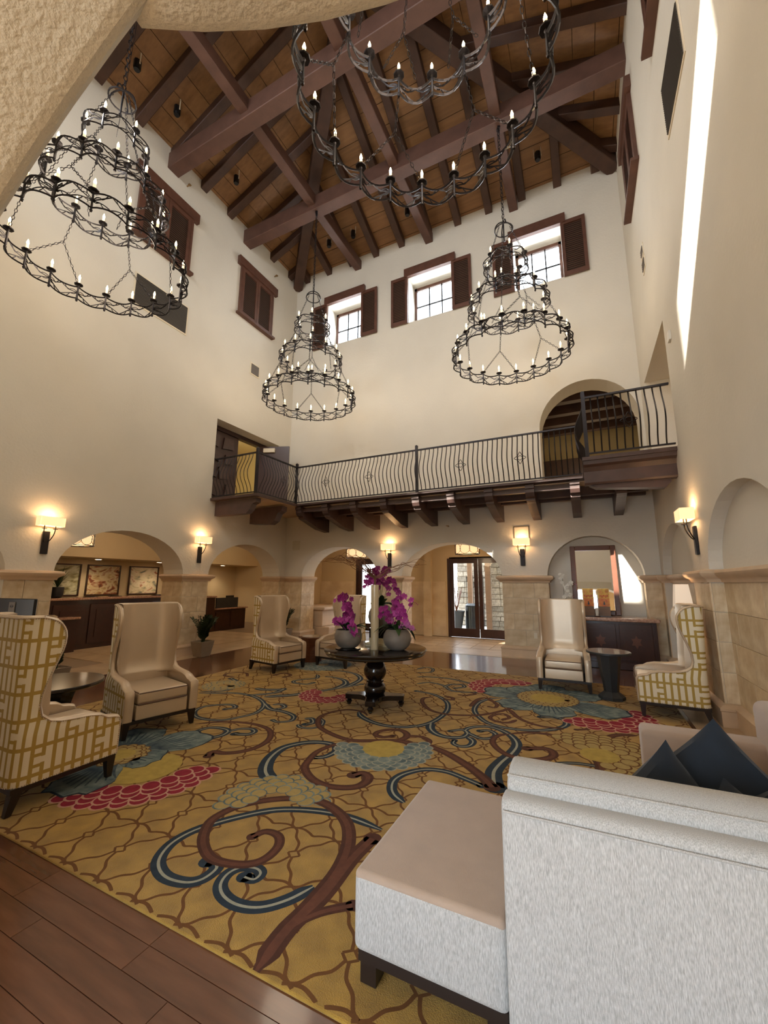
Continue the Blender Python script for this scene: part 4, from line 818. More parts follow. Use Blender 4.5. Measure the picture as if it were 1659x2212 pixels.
for i, (w0, w1, pts) in enumerate(TRC['br']): scroll('brown_scroll', w0*1.2, w1*1.2, pts, 'c_brown', 'c_brown2', .032+i*.0003, .42)
def fan(name, c, r0, r1, rows, a0, a1, fill, edge, z, s=0.075):
    b = MB()
    for q in range(rows):
        rr = r1 - (r1-r0)*q/max(1, rows); n = max(3, int((a1-a0)*rr/(s*1.6)))
        for k in range(n+1):
            a = a0+(a1-a0)*(k+(0.5 if q % 2 else 0))/n
            if a > a1+.02: continue
            p = (c[0]+rr*math.cos(a), c[1]+rr*math.sin(a))
            zz_ = z+q*.006+(k % 3)*.002; disc(b, p, s, zz_, edge, 14, 1.1, a); disc(b, (p[0]-s*.06*math.cos(a), p[1]-s*.06*math.sin(a)), s*.84, zz_+.001, fill, 14, 1.1, a)
    b.build(name, None, car)
def petal(b, c, ang, L, wd, z, m, m2, seed):
    rr = random.Random(seed); n = 26; o = []
    for k in range(n):
        t = 2*PI*k/n; u = 0.5-0.5*math.cos(t); w = math.sin(t)*wd*(0.35+0.85*u)*(1+rr.uniform(-.10, .10)*(u > .6)); l = L*(u*(1+rr.uniform(-.05, .05)))
        o.append((l, w))
    def tr(s, zz): return [(c[0]+math.cos(ang)*l*s-math.sin(ang)*w*s, c[1]+math.sin(ang)*l*s+math.cos(ang)*w*s, zz) for l, w in o]
    def cl(v): return [(min(max(x, CX0+.01), CX1-.01), min(max(y, CY0+.006), CY1-.01), z_) for x, y, z_ in v]
    A_, B_ = cl(tr(1.0, z)), cl(tr(1.0, z))
    b.add(cl(tr(1.03, z)), [tuple(range(n))], 'c_blue'); b.add(cl(tr(1.0, z+.001)), [tuple(range(n))], m)
    for k in range(9):   # darker veins
        v = (k-4)/4.5; pts = [(c[0]+math.cos(ang)*l-math.sin(ang)*w, c[1]+math.sin(ang)*l+math.cos(ang)*w) for l, w in ((L*.1, wd*.1*v), (L*.45, wd*.55*v), (L*(.86-.25*abs(v)), wd*.95*v))]
        ribbon(b, pts, .05, .012, z+.0014+k*.0001, m2, 1.0)
Z0 = .0190
def lotus(c, petals, rc, z=.0235):
    b = MB()
    for i, (ang, L, wd) in enumerate(petals): petal(b, c, math.radians(ang), L, wd, z+i*.003, 'c_petal', 'c_petal2', i+3)
    b.build('lotus_petals', None, car)
    fan('lotus_centre', c, rc*.5, rc, 3, 0, 2*PI, 'c_beige', 'c_trellis', z+.024, 0.05)
    b = MB(); disc(b, c, rc*.62, z+.048, 'c_yellow', 20); b.build('lotus_heart', None, car)
# left flower under the chairs
fan('red_petals', (-3.55, 2.55), .33, .60, 4, math.radians(-96), math.radians(22), 'c_red', 'c_pink', .040, .075)
b = MB(); disc(b, (-3.55, 2.55), .30, .070, 'c_yellow', 24); b.build('flower_disc', None, car)
lotus((-4.0, 2.62), [(68, .78, .30), (-60, .74, .26), (12, .42, .24), (130, .7, .3), (200, .7, .3)], .2, .076)
# right flower
fan('red_petals', (-1.22, 6.82), .22, .50, 4, math.radians(60), math.radians(235), 'c_red', 'c_pink', .040, .085)
fan('red_petals', (0.05, 5.95), .22, .52, 4, math.radians(-130), math.radians(40), 'c_red', 'c_pink', .040, .085)
lotus((-0.60, 6.45), [(175, .88, .34), (235, .82, .30), (282, .84, .30), (335, 1.02, .34), (40, .8, .32), (95, .8, .32), (135, .7, .3)], .36, .076)
# grey white round flower in the middle, half flowers, beige flower
fan('grey_petals', (-1.88, 3.85), .20, .42, 4, math.radians(-168), math.radians(42), 'c_petal', 'c_pale', .042, .062)
b = MB(); disc(b, (-1.88, 3.85), .20, .075, 'c_yellow', 24); b.build('flower_disc', None, car)
fan('grey_petals', (-2.18, 2.62), .12, .36, 4, math.radians(25), math.radians(215), 'c_beige', 'c_petal', .030, .062)
fan('red_petals', (-3.44, 5.22), .12, .36, 4, math.radians(-200), math.radians(20), 'c_red', 'c_pink', .040, .06)
fan('beige_petals', (0.02, 4.62), .16, .52, 5, math.radians(-80), math.radians(140), 'c_beige', 'c_trellis', .040, .075)
b = MB(); disc(b, (0.0, 4.62), .17, .08, 'c_yellow', 20); b.build('flower_disc', None, car)
fan('grey_petals', (-5.20, 4.95), .08, .26, 3, 0, 2*PI, 'c_beige', 'c_petal', .040, .06)
fan('grey_petals', (-4.75, 7.0), .1, .5, 5, 0, 2*PI, 'c_petal', 'c_pale', .020, .07)

for o in list(COL.objects):   # printed pattern lies in the pile: flatten the layers to a few tenths of a millimetre
    if o.parent is car:
        for v in o.data.vertices: v.co.z = .0162 + (v.co.z-.0162)*.035 if o.name.split('.')[0] != 'carpet' else v.co.z
# ---------------------------------------------------------------- wing chairs
def interp(tab, z):
    if z <= tab[0][0]: return tab[0][1]
    for (a, va), (c, vc) in zip(tab, tab[1:]):
        if z <= c: return va+(vc-va)*(z-a)/(c-a)
    return tab[-1][1]
YFT = [(.19, -.355), (.44, -.36), (.478, -.345), (.492, -.30), (.50, -.25), (.53, -.20), (.548, -.12), (.556, 0.0), (.565, .09), (.585, .16), (.63, .215), (.70, .235), (.78, .23), (.88, .205), (.98, .17), (1.08, .135), (1.16, .12), (1.22, .13), (1.27, .155), (1.305, .195), (1.325, .245), (1.335, .285)]
ZL = [.19, .26, .34, .42, .45, .478, .492, .50, .515, .53, .54, .548, .556, .565, .585, .63, .70, .78, .86, .94, 1.02, 1.08, 1.13, 1.18, 1.22, 1.25, 1.28, 1.305, 1.322, 1.335]
def upath(z, half, yb, rc, off):
    """U-shaped plan line, inset by off"""
    yf = interp(YFT, z); lean = max(0, z-.5)*.045
    h = half+max(0, min(.022, (.62-z)*.2))-off; b_ = yb+lean-off; r = max(.02, rc-off); P = []
    for k in range(6): P.append((-h, yf+(b_-r-yf)*k/5))
    for k in range(1, 5): a = PI*k/8; P.append((-h+r-r*math.cos(a), b_-r+r*math.sin(a)))
    for k in range(1, 8): P.append((-h+r+(2*h-2*r)*k/8, b_))
    P2 = [(-x, y) for x, y in P[:10]][::-1]
    return P+P2
def chair_meshes():
    half, yb, rc = .352, .36, .085
    out = [[(x, y, z) for x, y in upath(z, half, yb, rc, 0)] for z in ZL]
    th = lambda z: .085 if z < .55 else max(.045, .085-(z-.55)*.5)
    inn = [[(x, y, z) for x, y in upath(z, half, yb, rc+.02+(.11 if z > .52 else 0), th(z))] for z in ZL]
    o = MB().grid(out).mesh('outer_shell', 'fret', True)
    b = MB(); b.grid(inn)
    n = len(ZL)
    def lipd(p, q, e=.014):   # rounded leather lip between outer and inner
        p, q = Vector(p), Vector(q); return [tuple(p), tuple(p.lerp(q, .18)+e_), tuple(p.lerp(q, .5)+e_*1.35), tuple(p.lerp(q, .82)+e_), tuple(q)]
    for idx in (0, -1):
        rows = []
        for i in range(n):
            z = ZL[i]; slope_ = (interp(YFT, z+.01)-interp(YFT, z-.01))/.02; e_ = Vector((0, -1, max(-3, min(12, slope_)))).normalized()*.012
            p, q = Vector(out[i][idx]), Vector(inn[i][idx]); rows.append([tuple(p), tuple(p.lerp(q, .18)+e_), tuple(p.lerp(q, .5)+e_*1.35), tuple(p.lerp(q, .82)+e_), tuple(q)])
        b.grid(rows)
    e_ = Vector((0, 0, .012)); rows = []
    for p, q in zip(out[-1], inn[-1]):
        p, q = Vector(p), Vector(q); rows.append([tuple(p), tuple(p.lerp(q, .2)+e_), tuple(p.lerp(q, .5)+e_*1.3), tuple(p.lerp(q, .8)+e_), tuple(q)])
    b.grid(rows)
    inner = b.mesh('leather_shell', 'leather', True)
    # nailheads along the outer edge
    pts = [Vector(out[i][0]) for i in range(n)] + [Vector(p) for p in out[-1][1:-1]] + [Vector(out[i][-1]) for i in range(n-1, -1, -1)]
    base = [Vector(p) for p in out[0]]
    nb = MB()
    def nails(pl, st=.016):
        acc = 0
        for a, c in zip(pl, pl[1:]):
            L = (c-a).length; s = acc
            while s < L:
                p = a.lerp(c, s/L); ctr = Vector((0, .1, p.z)); dr = (p-ctr); dr.z = 0; dr.normalize(); p = p+Vector((0, .006, -.006))+dr*.003; r = .0055
                nb.add([p+Vector(v)*r for v in ((1,0,0),(-1,0,0),(0,1,0),(0,-1,0),(0,0,1),(0,0,-1))], [(0,2,4),(2,1,4),(1,3,4),(3,0,4),(2,0,5),(1,2,5),(3,1,5),(0,3,5)])
                s += st
            acc = s-L
    nails(pts); nails([p+Vector((0, 0, .012)) for p in base])
    nail = nb.mesh('nailhead_trim', 'nail')
    wt = MB().tube([p for p in pts], .006, 4).mesh('edge_welt', 'leather', True)
    def rbox(a, c, name, m, bv, puff=0):
        o = MB().box(a, c).build(name, m); me = o.data; bpy.data.objects.remove(o)
        import bmesh
        bm = bmesh.new(); bm.from_mesh(me); bmesh.ops.bevel(bm, geom=bm.edges[:], offset=bv, segments=3, affect='EDGES', profile=.6)
        bm.to_mesh(me); bm.free(); me.polygons.foreach_set('use_smooth', [True]*len(me.polygons)); return me
    seat = rbox((-.258, -.37, .34), (.258, .28, .465), 'seat_cushion', 'leather', .03)
    rail = rbox((-.262, -.362, .19), (.262, .25, .335), 'seat_rail', 'leather', .012)
    w = MB(); w.tube([(-.25, -.372, .452), (.25, -.372, .452)], .006, 4); w.tube([(-.25, -.374, .345), (.25, -.374, .345)], .008, 4); w.tube([(-.252, -.36, .458), (-.252, .1, .458)], .005, 4); w.tube([(.252, -.36, .458), (.252, .1, .458)], .005, 4)
    welt = w.mesh('cushion_piping', 'welt')
    base_ = MB().box((-.368, -.352, .155), (.368, .352, .19)).mesh('base_frame', 'legwood')
    legs = []
    for sx in (-1, 1):
        for sy in (-1, 1):
            x, y = sx*.335, (-.32 if sy < 0 else .31); k = .035 if sy > 0 else .0; r0, r1 = .032, .019; b = MB()
            rows = [[(x+i*r0, y+j*r0, .156) for i, j in ((-1,-1),(1,-1),(1,1),(-1,1))], [(x+i*r1+sx*.01, y+j*r1+k*1.0, .021) for i, j in ((-1,-1),(1,-1),(1,1),(-1,1))]]
            b.grid(rows, closed=True); b.add(rows[1], [(0, 1, 2, 3)]); legs.append(b.mesh('leg', 'legwood'))
    return dict(outer_shell=o, leather_shell=inner, nailhead_trim=nail, edge_welt=wt, seat_cushion=seat, seat_rail=rail, cushion_piping=welt, base_frame=base_), legs
CM, LEGS = chair_meshes()
GEO = 'wing chairs around the carpet'
def place_chair(label, x, y, deg):
    t = thing('wing_chair', label, 'armchair', (x, y, 0), math.radians(deg), GEO)
    for k, me in CM.items(): link(k, me, t)
    for me in LEGS: link('leg', me, t)
    return t
place_chair('tall wing chair seen from its patterned side at the left edge of the picture', -4.0, 1.985, 180)
place_chair('tall pearl leather wing chair facing the carpet beside the dark round side table', -4.55, 3.25, 76)
place_chair('tall wing chair at the far left corner of the carpet, left of the stump table', -5.31, 6.32, 80)
place_chair('tall wing chair half hidden behind the orchids and the round pedestal table', -4.45, 7.20, -6)
place_chair('tall wing chair facing the viewer straight on in front of the arched niche', -0.40, 7.28, 1)
place_chair('tall wing chair in profile at right, its patterned side towards the viewer', 0.86, 6.50, -93)

# ---------------------------------------------------------------- tables
t = thing('pedestal_table', 'round black pedestal table in the middle of the carpet holding the orchids', 'table', (-2.60, 5.06, 0))
TOPZ = 0.745
MB().lathe([(.60, .665), (.655, .675), (.665, .69), (.66, .70), (.675, .712), (.685, .73), (.68, TOPZ-.004), (.67, TOPZ), (.0005, TOPZ)], 56).build('table_top', 'espresso', t, smooth=True)
MB().lathe([(.17, .665), (.15, .64), (.085, .615), (.075, .60), (.09, .585), (.125, .54), (.15, .47), (.148, .42), (.12, .365), (.095, .345), (.105, .335), (.105, .318), (.095, .31), (.12, .29), (.142, .25), (.142, .21), (.12, .165), (.10, .15), (.108, .14), (.108, .125), (.10, .115), (.13, .09)], 28).build('turned_pedestal', 'espresso', t, smooth=True)
bd = MB()
for zz in (.326, .132):
    for k in range(22): a = 2*PI*k/22; bd.lathe([(.001, -.008), (.008, 0), (.001, .008)], 5, (.108*math.cos(a), .108*math.sin(a), zz))
o = bd.build('bead_ring', 'espresso', t)
pl = []
for k in range(4):
    a = PI/2*k + math.radians(18)
    for da, r in ((-.16, .39), (0.16, .39), (.42, .21), (PI/4, .175), (PI/2-.42, .21)): pl.append((r*math.cos(a+da), r*math.sin(a+da)))
bevel(MB().prism(pl, 2, .105, .165).build('platform_base', 'espresso', t), .006)
for k in range(4):
    a = PI/2*k + math.radians(18)
    MB().lathe([(.034, .105), (.022, .095), (.040, .075), (.040, .06), (.026, .042), (.028, .036), (.016, .021)], 12, (.345*math.cos(a), .345*math.sin(a), 0)).build('foot', 'espresso', t, smooth=True)

t = thing('side_table', 'round dark side table at left between two wing chairs', 'table', (-4.92, 2.42, 0))
bevel(MB().lathe([(.44, .565), (.455, .575), (.455, .60), (.45, .605), (.001, .605)], 48).build('table_top', 'espresso', t, smooth=True), .003)
MB().lathe([(.24, .565), (.17, .30), (.12, .06), (.2, .04), (.2, .021)], 8).build('tapered_pedestal', 'espresso', t)
t = thing('side_table', 'round pale topped side table on a dark faceted pedestal beside the niche cabinet', 'table', (0.215, 6.84, 0))
MB().lathe([(.265, .625), (.285, .632), (.285, .655)], 40).build('table_rim', 'slate', t, smooth=True)
MB().lathe([(.275, .655), (.275, .662), (.001, .662)], 40).build('table_top', 'glossytop', t)
MB().lathe([(.155, .628), (.145, .50), (.105, .22), (.095, .12), (.17, .06), (.17, .021)], 8).build('faceted_pedestal', 'slate', t)
t = thing('stump_table', 'faceted brown wooden stump table between two far wing chairs', 'table', (-5.17, 7.22, 0))
st = [(.19, .021), (.20, .20), (.215, .34), (.265, .47), (.275, .50)]
rows = [[((r*(1+(.09 if k % 2 else -.06)*(1 if z > .3 else .4)))*math.cos(2*PI*k/16), (r*(1+(.09 if k % 2 else -.06)*(1 if z > .3 else .4)))*math.sin(2*PI*k/16), z) for k in range(16)] for r, z in st]
b = MB(); b.grid(rows, closed=True); b.add(rows[-1], [tuple(range(16))]); b.build('carved_body', 'stump', t)
MB().lathe([(.225, .50), (.225, .512), (.001, .512)], 16).build('table_top', 'glossytop', t)

# ---------------------------------------------------------------- sofa in the foreground
def rounded(name, a, c, m, bv, parent, seg=4):
    o = MB().box(a, c).build(name, m, parent)
    o.data.polygons.foreach_set('use_smooth', [True]*len(o.data.polygons))
    md = o.modifiers.new('bevel', 'BEVEL'); md.width = bv; md.segments = seg; md.limit_method = 'NONE'
    return o
t = thing('ottoman', 'square pale tweed ottoman end of the foreground sofa', 'ottoman', (-0.65, 2.1, 0))
def loc_(o, p): return o
ox_, oy_ = 0.65, -2.1
rounded('seat_block', (-.95+ox_, 1.665+oy_, .145), (-.335+ox_, 2.56+oy_, .425), 'sofa', .03, t)
rounded('seat_top', (-.948+ox_, 1.668+oy_, .385), (-.338+ox_, 2.557+oy_, .432), 'sofatop', .022, t)
MB().box((-.935+ox_, 1.69+oy_, .10), (-.345+ox_, 2.53+oy_, .146)).build('plinth_rail', 'legwood', t)
for x in (-.93, -.42):
    for y in (1.70, 2.45): MB().box((x+ox_, y+oy_, .021), (x+.07+ox_, y+.07+oy_, .102)).build('leg', 'legwood', t)
# sofa body: near section seen from behind
t = thing('sofa', 'long pale tweed sofa section seen from behind at lower right', 'sofa', (0.6, 2.0, 0))
sx_, sy_ = -0.6, -2.0
def slab(name, prof, x0, x1, m, parent, skew=0.0, bv=.012):
    """profile in y,z extruded along x; far end shifted towards +y by skew"""
    n = len(prof); vs = [(x0, y, z) for y, z in prof] + [(x1, y+skew, z) for y, z in prof]
    b = MB(); b.add(vs, [tuple(range(n))[::-1], tuple(range(n, 2*n))] + [(i, (i+1) % n, n+(i+1) % n, n+i) for i in range(n)])
    o = b.build(name, m, parent); o.data.polygons.foreach_set('use_smooth', [True]*len(o.data.polygons)); bevel(o, bv, 3); return o
prof = [(1.595, .10), (1.60, .60), (1.605, .815), (1.615, .845), (1.64, .855), (1.70, .85), (1.72, .83), (1.74, .10)]
slab('back_panel', [(y+sy_, z) for y, z in prof], -.325+sx_, 1.25+sx_, 'sofa', t, .045)
prof = [(1.70, .45), (1.685, .80), (1.69, .875), (1.715, .90), (1.76, .915), (1.84, .915), (1.88, .89), (1.90, .80), (1.90, .45)]
slab('back_cushion', [(y+sy_, z) for y, z in prof], -.318+sx_, 1.22+sx_, 'sofa', t, .045, .02)
MB().tube([(-.318+sx_, 1.598+sy_, .818), (0.5+sx_, 1.622+sy_, .818), (1.25+sx_, 1.645+sy_, .818)], .004, 4).build('back_seam', 'sofa', t)
MB().tube([(-.315+sx_, 1.700+sy_, .896), (0.5+sx_, 1.724+sy_, .896), (1.2+sx_, 1.745+sy_, .896)], .004, 4).build('cushion_seam', 'sofa', t)
rounded('seat_block', (-.325+sx_, 1.76+sy_, .145), (1.2+sx_, 2.45+sy_, .42), 'sofatop', .03, t)
MB().box((-.32+sx_, 1.62+sy_, .07), (1.2+sx_, 2.40+sy_, .146)).build('plinth_rail', 'legwood', t)
for x in (-.30, 1.10):
    for y in (1.66, 2.3): MB().box((x+sx_, y+sy_, .021), (x+.07+sx_, y+.07+sy_, .075)).build('leg', 'legwood', t)
# far section against the right wall
t = thing('sofa', 'pale sofa section at right with a low arm, behind the navy cushions', 'sofa', (0.75, 3.0, 0))
sx_, sy_ = -0.75, -3.0
rounded('arm', (.265+sx_, 3.45+sy_, .10), (1.0+sx_, 3.66+sy_, .625), 'sofatop', .035, t)
rounded('seat_cushion', (.29+sx_, 2.47+sy_, .30), (.93+sx_, 3.44+sy_, .47), 'sofatop', .04, t)
rounded('seat_base', (.27+sx_, 2.46+sy_, .10), (.95+sx_, 3.46+sy_, .32), 'sofa', .02, t)
o = rounded('back_rest', (.92+sx_, 2.46+sy_, .12), (1.16+sx_, 3.66+sy_, .86), 'sofatop', .06, t)
for x in (.30, 1.05):
    for y in (2.55, 3.55): MB().box((x+sx_, y+sy_, .021), (x+.07+sx_, y+.07+sy_, .105)).build('leg', 'legwood', t)
# navy cushions
def cushion(label, c, rot, s=.46, th=.13):
    n = 18; b = MB(); th *= 1.3
    def P(i, j, sg):
        u, v = i/n*2-1, j/n*2-1; k = (1-u**4)*(1-v**4); pin = 1-.10*(1-abs(u)**3)*abs(v)**3-.10*(1-abs(v)**3)*abs(u)**3
        wr = .006*math.sin(7*u+3*v)*k
        return (u*s/2*(1-.09*(1-u*u)*0 - .08*(v*v)*(1-u*u)*0)*1.0*(1-.06*(1-v*v)*(abs(u) > .99)), v*s/2*(1-.06*(1-u*u)*(abs(v) > .99)), sg*(th/2*math.sqrt(max(0, (1-u*u)*(1-v*v)))**1.15+wr*.6))
    for sg in (1, -1): b.grid([[P(i, j, sg) for j in range(n+1)] for i in range(n+1)])
    o = b.build('throw_pillow', 'navy', smooth=True, loc=c); o.rotation_euler = (Matrix.Rotation(math.radians(rot[0]), 3, 'Z') @ Matrix.Rotation(math.radians(rot[1]), 3, 'X') @ Matrix.Rotation(math.radians(rot[2]), 3, 'Z')).to_euler()
    tag(o, label, 'cushion', 'navy velvet cushions'); return o
cushion('navy velvet cushion, leftmost of the pile on the sofa', (.235, 2.16, .655), (36, 78, 30), .42)
cushion('navy velvet cushion with the tallest corner in the middle of the pile', (.45, 2.36, .70), (-6, 76, 42), .44)
cushion('navy velvet cushion lying low in front of the tall one', (.475, 2.06, .625), (14, 66, 50), .36, .11)
cushion('navy velvet cushion at the right edge of the picture', (.73, 2.18, .665), (-20, 74, 40), .44)

# ---------------------------------------------------------------- orchids and table decor
def pet_me(m, nm, sz=1.0):
    b = MB()
    for k, (L, w) in enumerate([(1.0, .55), (.95, .9), (.9, .5), (.9, .5), (.95, .9)]):
        a = PI/2+2*PI*k/5; r = .027*sz
        c, s_ = math.cos(a), math.sin(a); P = [(0, 0, 0), (L*.45, w*.55, .10), (L*.85, w*.42, .16), (L, 0, .10), (L*.85, -w*.42, .16), (L*.45, -w*.55, .10)]
        b.add([((x*c-y*s_)*r, (x*s_+y*c)*r, z*r) for x, y, z in P], [(0, 1, 2, 3), (0, 3, 4, 5)])
    b.lathe([(.0015*sz, .010*sz), (.004*sz, .004*sz), (.001, 0)], 5)
    return b.mesh(nm, m)
FL = {k: pet_me(k, 'flower') for k in ('orchid', 'orchid2', 'orchidp', 'orchidw')}
def leaf_mesh(L, w, droop, m, nm='leaf', n=5):
    rows = []
    for i in range(n+1):
        t = i/n; ww = w*math.sin(PI*min(1, t*.9+.08))**.8/2*(1 if t < 1 else .1); x = L*t; z = L*(.55*t-droop*t*t)
        rows.append([(x*.85, -ww, z+ww*.35), (x*.85, 0, z), (x*.85, ww, z+ww*.35)])
    return MB().grid(rows).mesh(nm, m, True)
LEAFM = [leaf_mesh(.20, .065, .75, 'leaf'), leaf_mesh(.25, .055, .25, 'leaf'), leaf_mesh(.16, .06, .2, 'leafdark'), leaf_mesh(.24, .06, 1.0, 'leafdark')]
def orchid(label, loc, prof, stems, fl='orchid', nleaf=12, rim=.1, top=.2, rr=None, scale=1.0, group=None, cnt=None, potm='pot'):
    rr = rr or random.Random(11); t = thing('potted_orchid', label, 'plant', loc, 0, group)
    MB().lathe(prof, 28).build('pot', potm, t, smooth=True)
    MB().lathe([(rim*.95, top-.025), (.001, top-.02)], 14, cap=False).build('soil', 'leafdark', t)
    for k in range(nleaf):
        me = LEAFM[rr.randrange(4)]; a = 2*PI*k/nleaf+rr.uniform(-.3, .3)
        o = link('leaf', me, t, (rim*.35*math.cos(a), rim*.35*math.sin(a), top-.01)); o.rotation_euler = (0, rr.uniform(-.55, .1), a); o.scale = (rr.uniform(.75, 1.1)*scale,)*3
    for path, nf, m in stems:
        P = cat_rom(path, 5); MB().tube(P, .0032, 4).build('flower_stem', 'leaf', t)
        nf = int(nf*1.7)
        for q in range(nf):
            u = 1-.62*q/max(1, nf-1); p = P[min(len(P)-1, int(u*(len(P)-1)))]
            o = link('flower', FL[m or fl], t, (p.x+rr.uniform(-.042, .042), p.y-.02+rr.uniform(-.03, .02), p.z+rr.uniform(-.045, .035)))
            o.rotation_euler = (PI/2+rr.uniform(-.5, .5), rr.uniform(-.6, .6), math.radians(26)+rr.uniform(-.9, .9)); s = rr.uniform(1.1, 1.6)*scale; o.scale = (s, s, s)
        for q in range(3):
            p = P[-1]; b = MB(); b.lathe([(.001, -.009), (.007, 0), (.001, .009)], 5); o = b.build('bud', 'orchid2', t); o.location = (p.x+.018*(q+1), p.y, p.z-.012*(q+1))
    return t
TZ = TOPZ
bowl = [(.085, 0), (.125, .02), (.165, .07), (.18, .12), (.18, .17), (.165, .225), (.158, .235), (.15, .225), (.16, .18)]
ball = [(.075, 0), (.12, .02), (.165, .07), (.185, .135), (.175, .195), (.145, .245), (.12, .262), (.11, .255), (.135, .22)]
urn = [(.07, 0), (.12, .02), (.165, .08), (.18, .15), (.17, .22), (.13, .29), (.10, .31), (.09, .30)]
def st(*p): return list(p)
orchid('grey bowl of magenta orchids on the left side of the round table', (-2.88, 4.82, TZ+.012), bowl, [
    (st((-.02, 0, .2), (-.04, -.03, .33), (-.12, -.05, .36), (-.17, -.06, .33)), 6, None), (st((0, 0, .2), (.02, -.03, .32), (.07, -.05, .34), (.12, -.06, .28)), 6, None),
    (st((.02, 0, .2), (.08, -.05, .30), (.14, -.08, .26), (.17, -.1, .20)), 5, None), (st((0, 0, .2), (-.02, .0, .45), (-.06, 0, .60), (-.18, -.02, .63)), 7, 'orchid'), (st((.02, 0, .2), (.03, .02, .50), (.0, .02, .64), (-.08, 0, .66)), 6, 'orchid2'),
    (st((.03, 0, .2), (.05, .0, .36), (.04, 0, .44), (.0, 0, .48)), 5, 'orchid2')], 'orchid', 12, .15, .235, random.Random(4), 1.25)
tag(MB().lathe([(.15, 0), (.17, .006), (.17, .011), (.001, .011)], 28).build('black_tray', 'espresso', loc=(-2.88, 4.82, TZ+.0005)), 'round black tray under the left grey bowl on the table', 'tray')
orchid('round grey pot of magenta orchids on the right side of the round table', (-2.26, 5.02, TZ+.001), ball, [
    (st((.0, 0, .24), (.03, -.02, .45), (.06, -.03, .62), (.12, -.04, .66)), 7, None), (st((.02, 0, .24), (.06, -.03, .40), (.10, -.05, .55), (.13, -.06, .42)), 7, None),
    (st((-.02, 0, .24), (-.06, -.02, .40), (-.14, -.04, .50), (-.20, -.05, .44)), 6, None), (st((-.02, 0, .24), (-.04, -.02, .36), (-.09, -.04, .42), (-.12, -.05, .34)), 5, 'orchid2'),
    (st((.03, 0, .24), (.12, -.02, .42), (.20, -.03, .56), (.25, -.03, .62)), 2, None), (st((.02, 0, .24), (.10, -.04, .34), (.18, -.06, .36), (.23, -.07, .31)), 5, 'orchidp'), (st((0, 0, .24), (0, 0, .42), (-.02, 0, .56), (-.01, -.01, .62)), 6, 'orchid2')],
    'orchid', 15, .12, .262, random.Random(9), 1.25)
t0 = tag(MB().box((-.20, -.13, 0), (.20, .13, .035)).box((-.15, -.10, .035), (.15, .10, .10)).build('riser_box', 'book', loc=(-2.62, 5.30, TZ+.001)), 'cream box riser under the tall urn at the back of the table', 'box')
t1 = tag(MB().box((-.12, -.12, 0), (.12, .12, .13)).build('black_stand', 'espresso', loc=(-2.66, 5.34, TZ+.102)), 'black square stand under the grey urn on the table', 'stand')
tag(MB().box((-.04, -.06, 0), (.06, .02, .11)).build('dark_card_box', 'slate', loc=(-2.355, 5.36, TZ+.0005)), 'small dark square box beside the urn stand on the table', 'box')
orchid('tall grey urn of mauve orchids at the back of the round table', (-2.66, 5.34, TZ+.233), urn, [
    (st((0, 0, .3), (-.02, 0, .60), (-.10, 0, .78), (-.20, 0, .74)), 8, 'orchid2'), (st((0, 0, .3), (-.04, 0, .55), (-.12, -.02, .68), (-.22, -.02, .56)), 8, 'orchid'), (st((0, 0, .3), (.03, 0, .62), (.06, 0, .80), (.12, 0, .82)), 8, 'orchid2'),
    (st((.02, 0, .3), (.10, 0, .55), (.16, 0, .66), (.20, 0, .62)), 6, 'orchid2'), (st((0, 0, .3), (.0, 0, .58), (-.03, 0, .72), (-.06, 0, .80)), 7, 'orchid2'), (st((.02, 0, .3), (.12, 0, .5), (.22, 0, .56), (.30, 0, .50)), 3, 'orchid2')],
    'orchid2', 12, .10, .31, random.Random(6), 1.3)
tag(MB().lathe([(.048, 0), (.052, .01), (.052, .83), (.046, .83), (.046, .02)], 24).build('cylinder_vase', 'cream', loc=(-2.53, 4.90, TZ+.001), smooth=True), 'tall slim cream cylinder vase in the middle of the round table', 'vase')
tw = MB(); rr = random.Random(21)
for k in range(24):
    a = rr.uniform(-.5, .5); side = -1 if k < 19 else 1; L = rr.uniform(.35, .62) if side < 0 else rr.uniform(.5, .95)
    p = [(0, 0, .70), (rr.uniform(-.01, .01), 0, .9)]
    hgt = rr.uniform(1.0, 1.12); n = 7
    for q in range(1, n+1):
        u = q/n; p.append((side*L*u**1.15+rr.uniform(-.03, .03), a*L*u+rr.uniform(-.04, .04), .9+(hgt-.78)*math.sin(u*PI*.62)*(1 if side < 0 else .8)+rr.uniform(-.035, .035)))
    P = cat_rom(p, 4); c_, s_ = math.cos(YAW), math.sin(-YAW)
    tw.tube([(q.x*c_, q.x*s_+q.y, q.z) for q in P], [.0065*(1-.7*i/len(P)) for i in range(len(P))], 3)
tag(tw.build('curly_willow', 'twig', loc=(-2.53, 4.90, TZ)), 'bundle of curly brown willow twigs arching out of the cream vase', 'branches')

